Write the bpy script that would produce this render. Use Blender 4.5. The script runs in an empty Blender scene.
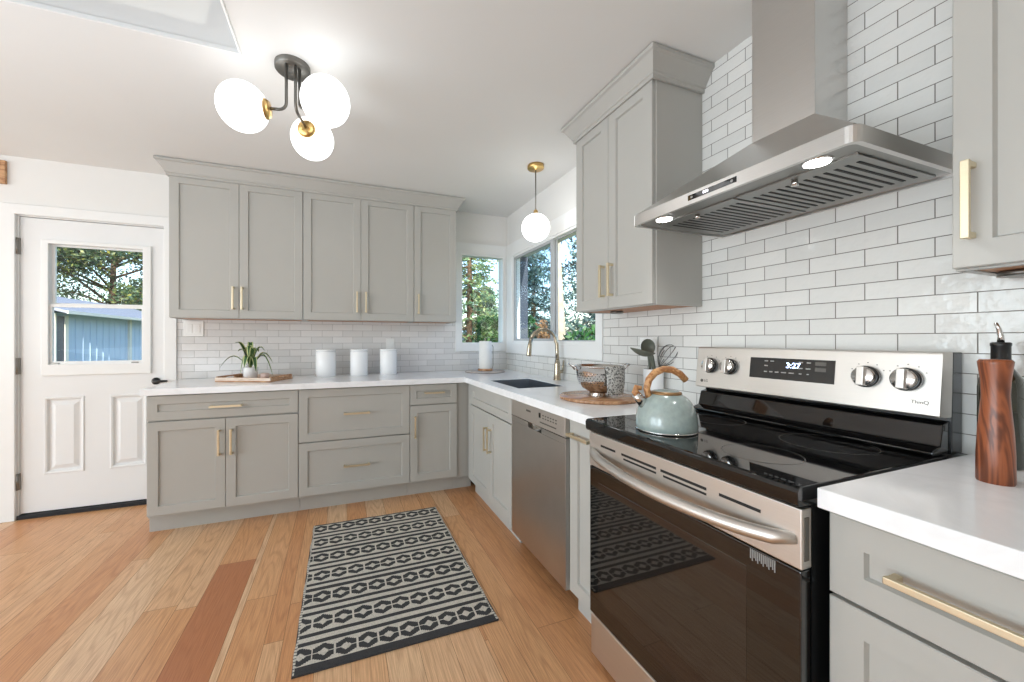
import bpy, bmesh, math, random
from math import sin, cos, pi, radians
from mathutils import Vector, Matrix

SC = bpy.context.scene
COL = SC.collection
random.seed(7)

# ------------------------------------------------------------------ camera
cd = bpy.data.cameras.new('camera'); cam = bpy.data.objects.new('camera', cd); COL.objects.link(cam)
cam.location = (-1.5568, -3.4777, 1.2180)
cam.rotation_euler = (radians(90), 0, radians(-20.529))
cd.sensor_width = 36.0
cd.lens = 377.088 / 1024 * 36
cd.shift_x = (512 - 483.368) / 1024
cd.shift_y = (339.034 - 341) / 1024
cd.clip_start = 0.02
SC.camera = cam

# ------------------------------------------------------------------ colour management, world, sun, added fill lights
vs = SC.view_settings
SC.display_settings.display_device = 'sRGB'
vs.view_transform = 'Standard'; vs.look = 'None'; vs.gamma = 1.0; vs.use_curve_mapping = False
vs.exposure = 0.33
w = bpy.data.worlds.new('sky'); SC.world = w; w.use_nodes = True
wn = w.node_tree.nodes; wl = w.node_tree.links
sky = wn.new('ShaderNodeTexSky'); sky.sky_type = 'NISHITA'; sky.sun_disc = False
sky.sun_elevation = radians(28); sky.sun_rotation = radians(190); sky.air_density = 1.0; sky.dust_density = 1.5; sky.ozone_density = 1.0
wn['Background'].inputs['Strength'].default_value = 0.38
wl.new(sky.outputs[0], wn['Background'].inputs['Color'])
sd = bpy.data.lights.new('sun', 'SUN'); so = bpy.data.objects.new('sun', sd); COL.objects.link(so)
sd.energy = 6.0; sd.angle = radians(1); sd.color = (1.0, 0.90, 0.74)
so.rotation_euler = Vector((-0.08, 0.92, -0.38)).to_track_quat('-Z', 'Y').to_euler()

def area(name, loc, direction, sx, sy, power, color=(1, 1, 1)):
    l = bpy.data.lights.new(name, 'AREA'); o = bpy.data.objects.new(name, l); COL.objects.link(o)
    l.shape = 'RECTANGLE'; l.size = sx; l.size_y = sy; l.energy = power; l.color = color
    o.location = loc; o.rotation_euler = Vector(direction).to_track_quat('-Z', 'Y').to_euler()
    return o
# added fill lights at the unseen left wall, standing in for window daylight
area('fill_left', (-7.92, -2.2, 1.30), (1, 0, 0.30), 3.4, 2.0, 88, (0.76, 0.89, 1.0))
area('fill_left_rear', (-7.92, -5.35, 1.30), (1, 0.55, 0.15), 1.8, 2.0, 88, (0.76, 0.89, 1.0))
# added upward fill light, with no lamp modelled, to brighten the ceiling
area('ceiling_fill', (-3.5, -3.0, 0.9), (0.2, 0.0, 1), 2.0, 2.0, 40, (0.76, 0.89, 1.0))

# ------------------------------------------------------------------ node helpers
def srgb(r, g, b):
    f = lambda c: (c / 12.92 if c <= 0.04045 else ((c + 0.055) / 1.055) ** 2.4)
    return (f(r / 255), f(g / 255), f(b / 255), 1.0)

class NT:
    def __init__(s, name):
        s.m = bpy.data.materials.new(name); s.m.use_nodes = True
        s.n = s.m.node_tree.nodes; s.l = s.m.node_tree.links
        s.b = s.n['Principled BSDF']; s.out = s.n['Material Output']
    def new(s, t, **k):
        n = s.n.new(t)
        for a, v in k.items(): setattr(n, a, v)
        return n
    def set(s, sock, v):
        if hasattr(v, 'is_output') and v.is_output: s.l.new(v, sock)
        else: sock.default_value = v
    def math(s, op, a, b=None, c=None):
        n = s.new('ShaderNodeMath', operation=op)
        for i, v in enumerate((a, b, c)):
            if v is not None: s.set(n.inputs[i], v)
        return n.outputs[0]
    def coords(s, scale=(1, 1, 1), loc=(0, 0, 0), rot=(0, 0, 0), kind='Object'):
        tc = s.new('ShaderNodeTexCoord'); mp = s.new('ShaderNodeMapping')
        mp.inputs['Scale'].default_value = scale; mp.inputs['Location'].default_value = loc; mp.inputs['Rotation'].default_value = rot
        s.l.new(tc.outputs[kind], mp.inputs['Vector']); return mp.outputs[0]
    def noise(s, vec, scale, detail=3.0, rough=0.5, dist=0.0):
        n = s.new('ShaderNodeTexNoise'); s.l.new(vec, n.inputs['Vector'])
        n.inputs['Scale'].default_value = scale; n.inputs['Detail'].default_value = detail
        n.inputs['Roughness'].default_value = rough; n.inputs['Distortion'].default_value = dist
        return n.outputs['Fac']
    def ramp(s, fac, stops):
        r = s.new('ShaderNodeValToRGB'); s.l.new(fac, r.inputs[0])
        e = r.color_ramp.elements
        while len(e) < len(stops): e.new(0.5)
        for el, (p, c) in zip(e, stops): el.position = p; el.color = c
        return r.outputs['Color']
    def mix(s, fac, a, b, mode='MIX'):
        n = s.new('ShaderNodeMix', data_type='RGBA', blend_type=mode)
        s.set(n.inputs['Factor'], fac); s.set(n.inputs[6], a); s.set(n.inputs[7], b)
        return n.outputs[2]
    def bump(s, h, strength=0.2, dist=0.002, normal=None):
        n = s.new('ShaderNodeBump'); s.l.new(h, n.inputs['Height'])
        n.inputs['Strength'].default_value = strength; n.inputs['Distance'].default_value = dist
        if normal is not None: s.l.new(normal, n.inputs['Normal'])
        s.l.new(n.outputs[0], s.b.inputs['Normal']); return n.outputs[0]
    def base(s, c): s.set(s.b.inputs['Base Color'], c)

def scl(c, k): return (min(1, c[0] * k), min(1, c[1] * k), min(1, c[2] * k), 1)

def pm(name, c, rough=0.5, metal=0.0, nscale=12, var=0.06, bump=0.0, coat=0.0, stretch=(1, 1, 1), bscale=None, spec=0.5):
    t = NT(name); v = t.coords(stretch); f = t.noise(v, nscale, 3)
    t.base(t.ramp(f, [(0.25, scl(c, 1 - var)), (0.75, scl(c, 1 + var))]))
    t.set(t.b.inputs['Roughness'], rough); t.set(t.b.inputs['Metallic'], metal)
    t.set(t.b.inputs['Coat Weight'], coat); t.set(t.b.inputs['Coat Roughness'], 0.05); t.set(t.b.inputs['Specular IOR Level'], spec)
    if bump: t.bump(t.noise(v, bscale or nscale * 6, 4), bump, 0.001)
    return t.m

def emit(name, c, s):
    t = NT(name); v = t.coords(); f = t.noise(v, 4, 1)
    col = t.ramp(f, [(0, scl(c, 0.98)), (1, c)])
    t.base((0.8, 0.8, 0.8, 1)); t.set(t.b.inputs['Roughness'], 0.2)
    t.l.new(col, t.b.inputs['Emission Color']); t.b.inputs['Emission Strength'].default_value = s
    return t.m

# ------------------------------------------------------------------ materials
M = {}
M['wall'] = pm('wall_paint', srgb(233, 231, 227), 0.6, nscale=3, var=0.012, bump=0.03, bscale=180)
M['ceiling'] = pm('ceiling_paint', srgb(232, 231, 228), 0.7, nscale=2, var=0.012, bump=0.03, bscale=160)
M['trim'] = pm('trim_paint', srgb(238, 238, 236), 0.35, nscale=4, var=0.01)
M['door'] = pm('door_paint', srgb(233, 233, 232), 0.35, nscale=4, var=0.012)
M['cab'] = pm('grey_lacquer', srgb(181, 179, 173), 0.38, nscale=5, var=0.015)
M['wood_under'] = pm('raw_birch', srgb(190, 135, 95), 0.5, nscale=6, var=0.15, stretch=(1, 12, 1))
M['gold'] = pm('satin_brass', srgb(226, 213, 184), 0.40, 1.0, nscale=40, var=0.03, stretch=(1, 1, 8))
M['brass'] = pm('aged_brass', srgb(222, 186, 122), 0.3, 1.0, nscale=30, var=0.05)
M['bronze'] = pm('bronze_ring', srgb(150, 116, 78), 0.4, 0.6, nscale=30, var=0.08)
M['gunmetal'] = pm('gunmetal', srgb(122, 120, 115), 0.4, 0.9, nscale=30, var=0.06)
M['black'] = pm('black_plastic', srgb(22, 22, 23), 0.35, nscale=20, var=0.1)
M['rubber'] = pm('black_rubber', srgb(28, 28, 30), 0.7, nscale=20, var=0.1)
M['plate'] = pm('white_plastic', srgb(236, 236, 233), 0.35, nscale=10, var=0.01)
M['ceramic'] = pm('white_ceramic', srgb(249, 249, 249), 0.18, nscale=8, var=0.01)
M['paper'] = pm('white_paper', srgb(238, 237, 233), 0.9, nscale=60, var=0.02, bump=0.4, bscale=220)
M['hinge'] = pm('nickel_hinge', srgb(150, 148, 143), 0.35, 1.0, nscale=30, var=0.05)
M['digit'] = emit('blue_digits', (0.45, 0.6, 1.0, 1), 5.0)
M['led'] = emit('hood_led', (1.0, 1.0, 0.96, 1), 14.0)
M['globe'] = emit('opal_glass', (0.98, 0.99, 1.0, 1), 1.9)
M['globe_pendant'] = emit('opal_pendant_glass', (0.98, 0.99, 1.0, 1), 4.2)

def steel(name, c, rough, stretch, var=0.025, bump=0.025):
    t = NT(name); v = t.coords(stretch); f = t.noise(v, 14, 3, 0.5)
    t.base(t.ramp(f, [(0.3, scl(c, 1 - var)), (0.7, scl(c, 1 + var))]))
    t.set(t.b.inputs['Metallic'], 1.0)
    t.set(t.b.inputs['Roughness'], t.math('ADD', t.math('MULTIPLY', f, 0.10), rough - 0.05))
    t.bump(f, bump, 0.0006); return t.m
M['steel'] = steel('brushed_steel', srgb(214, 209, 203), 0.40, (1, 0.6, 60))
M['steel_hood'] = steel('hood_steel', srgb(208, 206, 203), 0.30, (60, 1, 60))
M['steel_dw'] = steel('dishwasher_steel', srgb(196, 192, 188), 0.32, (1, 60, 1.0))
M['steel_pol'] = steel('polished_steel', srgb(205, 203, 200), 0.13, (3, 3, 3), 0.03, 0.0)
M['steel_sink'] = steel('sink_steel', srgb(158, 166, 176), 0.36, (30, 2, 2))
M['filter'] = steel('filter_steel', srgb(150, 150, 147), 0.36, (1, 20, 1))
M['blkglass'] = pm('black_glass', srgb(14, 13, 13), 0.03, nscale=3, var=0.05, spec=0.6)
M['ovenglass'] = pm('oven_glass', srgb(17, 14, 12), 0.025, nscale=3, var=0.05, spec=0.85)
M['ovenwin'] = pm('oven_window_glass', srgb(34, 28, 24), 0.03, nscale=3, var=0.05, spec=0.85)
M['blkenamel'] = pm('black_enamel', srgb(20, 20, 21), 0.22, nscale=10, var=0.1)
M['slot'] = pm('dark_slot', srgb(24, 23, 22), 0.6, nscale=10, var=0.1)

def mk_glass(name, tint, fac):
    t = NT(name); tr = t.new('ShaderNodeBsdfTransparent'); gl = t.new('ShaderNodeBsdfGlossy'); mx = t.new('ShaderNodeMixShader')
    f = t.noise(t.coords(), 2, 1)
    t.l.new(t.ramp(f, [(0, scl(tint, 0.985)), (1, tint)]), tr.inputs['Color']); gl.inputs['Roughness'].default_value = 0.01
    lw = t.new('ShaderNodeFresnel'); lw.inputs['IOR'].default_value = 1.45
    ge = t.new('ShaderNodeNewGeometry')
    t.l.new(t.math('MULTIPLY', t.math('MULTIPLY', lw.outputs[0], fac), t.math('SUBTRACT', 1.0, ge.outputs['Backfacing'])), mx.inputs[0])
    t.l.new(tr.outputs[0], mx.inputs[1]); t.l.new(gl.outputs[0], mx.inputs[2]); t.l.new(mx.outputs[0], t.out.inputs['Surface'])
    return t.m
M['glass'] = mk_glass('window_glass', (0.96, 0.98, 0.98, 1), 0.8)
M['skylight_pane'] = mk_glass('dimmed_pane', (0.30, 0.31, 0.32, 1), 0.8)  # tint added to the unseen pane to hold back light in the well
M['glass_screen'] = mk_glass('screened_glass', (0.80, 0.88, 0.94, 1), 1.0)

def mk_tile(name, axis, bw, rh, offx, offz, grout, c1, c2, bumpy):
    t = NT(name); tc = t.new('ShaderNodeTexCoord'); sx = t.new('ShaderNodeSeparateXYZ'); t.l.new(tc.outputs['Object'], sx.inputs[0])
    u = t.math('ADD', sx.outputs['X' if axis == 'x' else 'Y'], offx); v = t.math('ADD', sx.outputs['Z'], offz)
    cb = t.new('ShaderNodeCombineXYZ'); t.l.new(u, cb.inputs[0]); t.l.new(v, cb.inputs[1])
    br = t.new('ShaderNodeTexBrick'); t.l.new(cb.outputs[0], br.inputs['Vector'])
    br.offset = 0.5; br.offset_frequency = 2; br.squash = 1.0
    br.inputs['Scale'].default_value = 1.0; br.inputs['Brick Width'].default_value = bw; br.inputs['Row Height'].default_value = rh
    br.inputs['Mortar Size'].default_value = 0.0013; br.inputs['Mortar Smooth'].default_value = 0.15; br.inputs['Bias'].default_value = 0.0
    br.inputs['Color1'].default_value = c1; br.inputs['Color2'].default_value = c2; br.inputs['Mortar'].default_value = grout
    n = t.noise(tc.outputs['Object'], 9, 3)
    t.base(t.mix(t.math('MULTIPLY', n, 0.10), br.outputs['Color'], (0.55, 0.53, 0.50, 1), 'MULTIPLY'))
    rg = t.math('ADD', t.math('MULTIPLY', br.outputs['Fac'], 0.6), 0.10); t.l.new(rg, t.b.inputs['Roughness'])
    wob = t.noise(tc.outputs['Object'], 26, 2.5, 0.5)
    hgt = t.math('SUBTRACT', t.math('MULTIPLY', wob, bumpy), br.outputs['Fac'])
    t.bump(hgt, 0.6, 0.0022); return t.m
M['tile_right'] = mk_tile('glazed_tile_right', 'y', 0.1510, 0.05358, 2.7834 + 0.0755 + 1.51, -1.2337 + 30 * 0.05358, srgb(118, 112, 105), srgb(218, 217, 213), srgb(228, 227, 223), 1.5)
M['tile_back'] = mk_tile('glazed_tile_back', 'x', 0.1633, 0.05330, 2.6132 + 1.633, -1.2365 + 30 * 0.0533, srgb(172, 170, 167), srgb(216, 215, 213), srgb(231, 229, 227), 0.8)

def mk_quartz():
    t = NT('white_quartz'); v = t.coords(); n1 = t.noise(v, 2.2, 5, 0.6, 1.2)
    vein = t.math('SUBTRACT', 1.0, t.math('MULTIPLY', t.math('ABSOLUTE', t.math('SUBTRACT', n1, 0.5)), 16)); vein = t.math('MAXIMUM', vein, 0.0)
    t.base(t.mix(t.math('MULTIPLY', vein, 0.16), srgb(248, 248, 249), srgb(205, 204, 202)))
    t.set(t.b.inputs['Roughness'], 0.14); return t.m
M['quartz'] = mk_quartz()

def mk_floor():
    t = NT('oak_planks'); at = t.new('ShaderNodeAttribute'); at.attribute_name = 'tint'
    sp = t.new('ShaderNodeSeparateColor'); t.l.new(at.outputs['Color'], sp.inputs[0])
    tc = t.new('ShaderNodeTexCoord'); sx = t.new('ShaderNodeSeparateXYZ'); t.l.new(tc.outputs['Object'], sx.inputs[0])
    cb = t.new('ShaderNodeCombineXYZ')
    t.l.new(t.math('ADD', t.math('MULTIPLY', sx.outputs['X'], 7.0), t.math('MULTIPLY', sp.outputs[1], 37.0)), cb.inputs[0])
    t.l.new(t.math('ADD', t.math('MULTIPLY', sx.outputs['Y'], 0.65), t.math('MULTIPLY', sp.outputs[1], 91.0)), cb.inputs[1])
    big = t.noise(cb.outputs[0], 1.0, 1.5, 0.5, 0.2)
    lines = t.math('SINE', t.math('MULTIPLY', big, 150.0))
    lines = t.math('POWER', t.math('ADD', t.math('MULTIPLY', lines, 0.5), 0.5), 3.5)
    cf = t.new('ShaderNodeCombineXYZ'); t.l.new(t.math('MULTIPLY', sx.outputs['X'], 330.0), cf.inputs[0]); t.l.new(t.math('ADD', t.math('MULTIPLY', sx.outputs['Y'], 7.0), t.math('MULTIPLY', sp.outputs[1], 50.0)), cf.inputs[1])
    fine = t.noise(cf.outputs[0], 1.0, 4, 0.65)
    c0 = t.ramp(sp.outputs[0], [(0.0, srgb(240, 202, 160)), (0.35, srgb(230, 177, 127)), (0.7, srgb(217, 155, 105)), (1.0, srgb(190, 124, 84))])
    c1 = t.mix(t.math('MULTIPLY', lines, 0.26), c0, srgb(164, 100, 62), 'MIX')
    c2 = t.mix(t.math('MULTIPLY', t.math('SUBTRACT', fine, 0.38), 1.5), c1, srgb(142, 84, 52), 'MIX')
    t.base(c2)
    t.set(t.b.inputs['Roughness'], t.math('ADD', t.math('MULTIPLY', fine, 0.12), 0.26))
    t.bump(t.math('SUBTRACT', 1.0, t.math('MULTIPLY', fine, 0.6)), 0.10, 0.001); return t.m
M['floor'] = mk_floor()
M['seam'] = pm('plank_seam', srgb(138, 92, 60), 0.6, nscale=20, var=0.1)

def mk_attr(name, attr, rough, bscale, bstr, var=0.06):
    t = NT(name); at = t.new('ShaderNodeAttribute'); at.attribute_name = attr
    n = t.noise(t.coords(), bscale, 3)
    t.base(t.mix(t.math('MULTIPLY', n, var), at.outputs['Color'], (0.3, 0.29, 0.27, 1)))
    t.set(t.b.inputs['Roughness'], rough)
    t.bump(t.noise(t.coords((1, 2.2, 1)), bscale, 2), bstr, 0.003); return t.m
M['rug'] = mk_attr('woven_rug', 'weave', 0.95, 240, 0.7)
def mk_leaf(name, stops, rough=0.5):
    t = NT(name); f = t.noise(t.coords(), 3.5, 3, 0.6)
    t.base(t.ramp(f, stops)); t.set(t.b.inputs['Roughness'], rough)
    return t.m
M['walnut'] = None
def mk_walnut():
    t = NT('walnut'); v = t.coords((9, 9, 1.4)); n = t.noise(v, 2.2, 3, 0.5, 1.2)
    s = t.math('ADD', t.math('MULTIPLY', t.math('SINE', t.math('MULTIPLY', n, 42)), 0.5), 0.5)
    t.base(t.mix(t.math('MULTIPLY', s, 0.8), srgb(152, 84, 50), srgb(82, 40, 24))); t.set(t.b.inputs['Roughness'], 0.32); return t.m
M['walnut'] = mk_walnut()
def mk_grain(name, a, b, vec, k=30, rough=0.45):
    t = NT(name); n = t.noise(t.coords(vec), 2.0, 3, 0.5, 0.6)
    s = t.math('ADD', t.math('MULTIPLY', t.math('SINE', t.math('MULTIPLY', n, k)), 0.5), 0.5)
    t.base(t.mix(s, a, b)); t.set(t.b.inputs['Roughness'], rough); return t.m
M['acacia'] = mk_grain('acacia_board', srgb(196, 152, 114), srgb(160, 114, 80), (2, 14, 2), 30, 0.22)
M['glareoak'] = mk_grain('oak_with_glare', srgb(232, 212, 194), srgb(212, 186, 164), (2, 14, 14), 20)  # tray oak paled on its long sides, glare from the left painted in
M['oaktray'] = mk_grain('oak_tray', srgb(204, 160, 118), srgb(168, 118, 80), (2, 14, 14))
M['handlewood'] = mk_grain('kettle_handle_wood', srgb(206, 158, 108), srgb(158, 104, 62), (14, 14, 14), 24)
M['kettle'] = pm('sage_enamel', srgb(154, 168, 164), 0.24, nscale=60, var=0.10, coat=0.6)
M['olive'] = pm('grey_green_silicone', srgb(98, 100, 88), 0.55, nscale=20, var=0.08)
M['bottleglass'] = pm('dark_olive_glass', srgb(36, 38, 22), 0.06, nscale=6, var=0.2, coat=0.8)
def mk_towel():
    t = NT('speckled_cloth'); vo = t.new('ShaderNodeTexVoronoi'); t.l.new(t.coords(), vo.inputs['Vector']); vo.inputs['Scale'].default_value = 120
    t.base(t.ramp(vo.outputs['Distance'], [(0.28, srgb(84, 84, 82)), (0.6, srgb(196, 195, 190))])); t.set(t.b.inputs['Roughness'], 0.95); t.bump(vo.outputs['Distance'], 0.6, 0.002); return t.m
M['towel'] = mk_towel()
M['marble'] = pm('grey_marble', srgb(186, 176, 170), 0.2, nscale=14, var=0.12)
M['pink'] = pm('pale_pink_ceramic', srgb(226, 200, 190), 0.4, nscale=12, var=0.04)
M['soil'] = pm('potting_soil', srgb(52, 40, 32), 0.95, nscale=80, var=0.4, bump=0.8)
M['bark'] = pm('bark', srgb(92, 76, 62), 0.9, nscale=8, var=0.35, bump=0.8, stretch=(3, 3, 0.6))
M['ground'] = pm('grass_ground', srgb(98, 112, 66), 0.95, nscale=2.5, var=0.3, bump=0.6)
M['siding'] = pm('blue_siding', srgb(178, 202, 230), 0.6, nscale=3, var=0.05)
M['shedtrim'] = pm('pale_trim', srgb(222, 222, 216), 0.6, nscale=5, var=0.03)
M['darkdoor'] = pm('navy_door', srgb(58, 66, 84), 0.5, nscale=5, var=0.1)
M['roof'] = pm('grey_shingles', srgb(138, 146, 162), 0.8, nscale=18, var=0.12)
L_oak = mk_leaf('oak_leaves', [(0.30, srgb(30, 56, 52)), (0.52, srgb(58, 84, 58)), (0.66, srgb(120, 126, 58)), (0.82, srgb(206, 176, 70))])
L_con = mk_leaf('conifer_needles', [(0.25, srgb(46, 82, 70)), (0.45, srgb(84, 122, 96)), (0.65, srgb(140, 158, 102)), (0.85, srgb(214, 202, 128))])
L_con2 = mk_leaf('dark_conifer_needles', [(0.25, srgb(48, 74, 78)), (0.55, srgb(92, 122, 122)), (0.85, srgb(160, 180, 172))])
L_hedge = mk_leaf('hedge_leaves', [(0.25, srgb(20, 48, 26)), (0.6, srgb(44, 88, 40)), (0.9, srgb(120, 152, 72))])
L_shrub = mk_leaf('shrub_leaves', [(0.25, srgb(20, 56, 30)), (0.6, srgb(44, 96, 46)), (0.9, srgb(110, 150, 76))])
L_rust = mk_leaf('rusty_leaves', [(0.25, srgb(88, 70, 46)), (0.6, srgb(168, 124, 80)), (0.9, srgb(222, 178, 120))])
L_plant = None
def mk_plant():
    t = NT('variegated_leaf'); at = t.new('ShaderNodeAttribute'); at.attribute_name = 'side'
    sp = t.new('ShaderNodeSeparateColor'); t.l.new(at.outputs['Color'], sp.inputs[0])
    n = t.noise(t.coords(), 60, 2)
    c = t.ramp(t.math('ADD', sp.outputs[0], t.math('MULTIPLY', t.math('SUBTRACT', n, 0.5), 0.4)), [(0.10, srgb(198, 206, 146)), (0.26, srgb(84, 122, 62)), (0.8, srgb(52, 92, 46))])
    t.base(c); t.set(t.b.inputs['Roughness'], 0.35); return t.m
L_plant = mk_plant()

# ------------------------------------------------------------------ mesh helpers
class MB:
    def __init__(s): s.v = []; s.f = []; s.mi = []; s.sm = []; s.m = 0; s.cols = []
    def face(s, idx, smooth=False): s.f.append(tuple(idx)); s.mi.append(s.m); s.sm.append(smooth)
    def hexa(s, p):
        b = len(s.v); s.v += [tuple(q) for q in p]
        for q in ((0, 3, 2, 1), (4, 5, 6, 7), (0, 1, 5, 4), (1, 2, 6, 5), (2, 3, 7, 6), (3, 0, 4, 7)): s.face([b + i for i in q])
        return s
    def box(s, x0, x1, y0, y1, z0, z1):
        x0, x1 = min(x0, x1), max(x0, x1); y0, y1 = min(y0, y1), max(y0, y1); z0, z1 = min(z0, z1), max(z0, z1)
        return s.hexa([(x0, y0, z0), (x1, y0, z0), (x1, y1, z0), (x0, y1, z0), (x0, y0, z1), (x1, y0, z1), (x1, y1, z1), (x0, y1, z1)])
    def rings(s, rings, caps=True, smooth=True, closed=True):
        b = len(s.v); n = len(rings[0])
        for r in rings: s.v += [tuple(q) for q in r]
        for k in range(len(rings) - 1):
            for i in range(n if closed else n - 1):
                j = (i + 1) % n
                s.face([b + k * n + i, b + k * n + j, b + (k + 1) * n + j, b + (k + 1) * n + i], smooth)
        if caps:
            s.face([b + i for i in reversed(range(n))]); s.face([b + (len(rings) - 1) * n + i for i in range(n)])
        return s
    def lathe(s, prof, c=(0, 0, 0), n=32, caps=True, smooth=True, axis=(0, 0, 1)):
        q = Vector(axis).normalized().to_track_quat('Z', 'Y') if tuple(axis) != (0, 0, 1) else None
        rr = []
        for r, z in prof:
            ring = []
            for i in range(n):
                a = 2 * pi * i / n; p = Vector((r * cos(a), r * sin(a), z))
                if q: p = q @ p
                ring.append((p.x + c[0], p.y + c[1], p.z + c[2]))
            rr.append(ring)
        return s.rings(rr, caps, smooth)
    def cyl(s, p0, p1, r0, r1=None, n=16):
        p0, p1 = Vector(p0), Vector(p1); d = p1 - p0
        return s.lathe([(r0, 0), (r1 if r1 is not None else r0, d.length)], tuple(p0), n, True, True, tuple(d))
    def tube(s, pts, r, n=10, caps=True, flat=1.0):
        pts = [Vector(p) for p in pts]; rr = []; up = None
        rs = r if isinstance(r, (list, tuple)) else [r] * len(pts)
        for i, p in enumerate(pts):
            d = (pts[min(i + 1, len(pts) - 1)] - pts[max(i - 1, 0)]).normalized()
            if up is None: up = Vector((0, 0, 1)) if abs(d.z) < 0.9 else Vector((1, 0, 0))
            a = d.cross(up)
            if a.length < 1e-5: a = d.orthogonal()
            a.normalize(); b2 = a.cross(d).normalized(); up = b2
            rr.append([tuple(p + (a * cos(2 * pi * k / n) + b2 * sin(2 * pi * k / n) * flat) * rs[i]) for k in range(n)])
        return s.rings(rr, caps)
    def sphere(s, c, r, nu=32, nv=18, sc=(1, 1, 1)):
        b = len(s.v)
        for i in range(1, nv):
            t = pi * i / nv
            for k in range(nu):
                a = 2 * pi * k / nu; s.v.append((c[0] + r * sc[0] * sin(t) * cos(a), c[1] + r * sc[1] * sin(t) * sin(a), c[2] + r * sc[2] * cos(t)))
        for i in range(nv - 2):
            for k in range(nu):
                j = (k + 1) % nu; s.face([b + i * nu + k, b + i * nu + j, b + (i + 1) * nu + j, b + (i + 1) * nu + k], True)
        t0 = len(s.v); s.v.append((c[0], c[1], c[2] + r * sc[2])); s.v.append((c[0], c[1], c[2] - r * sc[2]))
        for k in range(nu):
            j = (k + 1) % nu; s.face([t0, b + j, b + k], True); s.face([t0 + 1, b + (nv - 2) * nu + k, b + (nv - 2) * nu + j], True)
        return s
    def prism(s, poly, axis, a0, a1):
        def P(u, v, t): return {'x': (t, u, v), 'y': (u, t, v), 'z': (u, v, t)}[axis]
        b = len(s.v); n = len(poly)
        s.v += [P(u, v, a0) for u, v in poly] + [P(u, v, a1) for u, v in poly]
        s.face([b + i for i in reversed(range(n))]); s.face([b + n + i for i in range(n)])
        for i in range(n): s.face([b + i, b + (i + 1) % n, b + n + (i + 1) % n, b + n + i])
        return s
    def grid(s, us, ws, hole, t0, t1, plane):
        """slab over a grid of cells (cells in `hole` left open) between t0 and t1 across `plane`"""
        def P(u, v, t): return {'z': (u, v, t), 'y': (u, t, v), 'x': (t, u, v)}[plane]
        b = len(s.v); nu, nw = len(us), len(ws)
        for t in (t0, t1):
            for wv in ws:
                for u in us: s.v.append(P(u, wv, t))
        I = lambda i, j, k: b + k * nu * nw + j * nu + i
        solid = lambda i, j: 0 <= i < nu - 1 and 0 <= j < nw - 1 and not hole((us[i] + us[i + 1]) / 2, (ws[j] + ws[j + 1]) / 2)
        for i in range(nu - 1):
            for j in range(nw - 1):
                if not solid(i, j): continue
                s.face([I(i, j, 0), I(i + 1, j, 0), I(i + 1, j + 1, 0), I(i, j + 1, 0)]); s.face([I(i, j, 1), I(i, j + 1, 1), I(i + 1, j + 1, 1), I(i + 1, j, 1)])
                if not solid(i - 1, j): s.face([I(i, j, 0), I(i, j + 1, 0), I(i, j + 1, 1), I(i, j, 1)])
                if not solid(i + 1, j): s.face([I(i + 1, j, 0), I(i + 1, j, 1), I(i + 1, j + 1, 1), I(i + 1, j + 1, 0)])
                if not solid(i, j - 1): s.face([I(i, j, 0), I(i, j, 1), I(i + 1, j, 1), I(i + 1, j, 0)])
                if not solid(i, j + 1): s.face([I(i, j + 1, 0), I(i + 1, j + 1, 0), I(i + 1, j + 1, 1), I(i, j + 1, 1)])
        return s
    def build(s, name, mats, parent=None, bevel=0.0, seg=2, fix=True, attr=None):
        me = bpy.data.meshes.new(name); me.from_pydata(s.v, [], s.f)
        mats = mats if isinstance(mats, (list, tuple)) else [mats]
        for m in mats: me.materials.append(m)
        me.polygons.foreach_set('material_index', s.mi); me.polygons.foreach_set('use_smooth', s.sm)
        if attr:
            ca = me.color_attributes.new(attr[0], 'FLOAT_COLOR', 'CORNER'); k = 0; buf = []
            for p, c in zip(me.polygons, attr[1]): buf += list(c) * p.loop_total
            ca.data.foreach_set('color', buf)
        if fix and len(s.f) < 20000:
            bm = bmesh.new(); bm.from_mesh(me)
            bmesh.ops.remove_doubles(bm, verts=[v for v in bm.verts if not v.link_faces] , dist=0) if False else None
            loose = [v for v in bm.verts if not v.link_faces]
            if loose: bmesh.ops.delete(bm, geom=loose, context='VERTS')
            bmesh.ops.recalc_face_normals(bm, faces=bm.faces); bm.to_mesh(me); bm.free()
        me.update()
        o = bpy.data.objects.new(name, me); COL.objects.link(o)
        if parent is not None: o.parent = parent
        if bevel:
            md = o.modifiers.new('bevel', 'BEVEL'); md.width = bevel; md.segments = seg; md.limit_method = 'ANGLE'; md.angle_limit = radians(40); md.harden_normals = False
        return o

def tag(o, label, cat, group=None, kind=None):
    o['label'] = label; o['category'] = cat
    if group: o['group'] = group
    if kind: o['kind'] = kind
    return o
def thing(name, label, cat, loc=(0, 0, 0), rz=0.0, group=None, kind=None):
    o = bpy.data.objects.new(name, None); COL.objects.link(o); o.empty_display_size = 0.05
    o.location = loc; o.rotation_euler = (0, 0, rz); return tag(o, label, cat, group, kind)
def struct(o, label, cat):
    return tag(o, label, cat, None, 'structure')

def text(name, body, size, loc, rot, mat, parent, extrude=0.0004, align='CENTER'):
    cu = bpy.data.curves.new(name, 'FONT'); cu.body = body; cu.size = size; cu.extrude = extrude; cu.align_x = align; cu.align_y = 'CENTER'
    tmp = bpy.data.objects.new('lettering', cu); COL.objects.link(tmp); dg_ = bpy.context.evaluated_depsgraph_get(); dg_.update()
    me = bpy.data.meshes.new_from_object(tmp.evaluated_get(dg_)); bpy.data.objects.remove(tmp); bpy.data.curves.remove(cu)
    me.name = name; me.materials.clear(); me.materials.append(mat); o = bpy.data.objects.new(name, me); COL.objects.link(o)
    o.location = loc; o.rotation_euler = rot; o.parent = parent; return o

CEIL = 2.445
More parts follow.
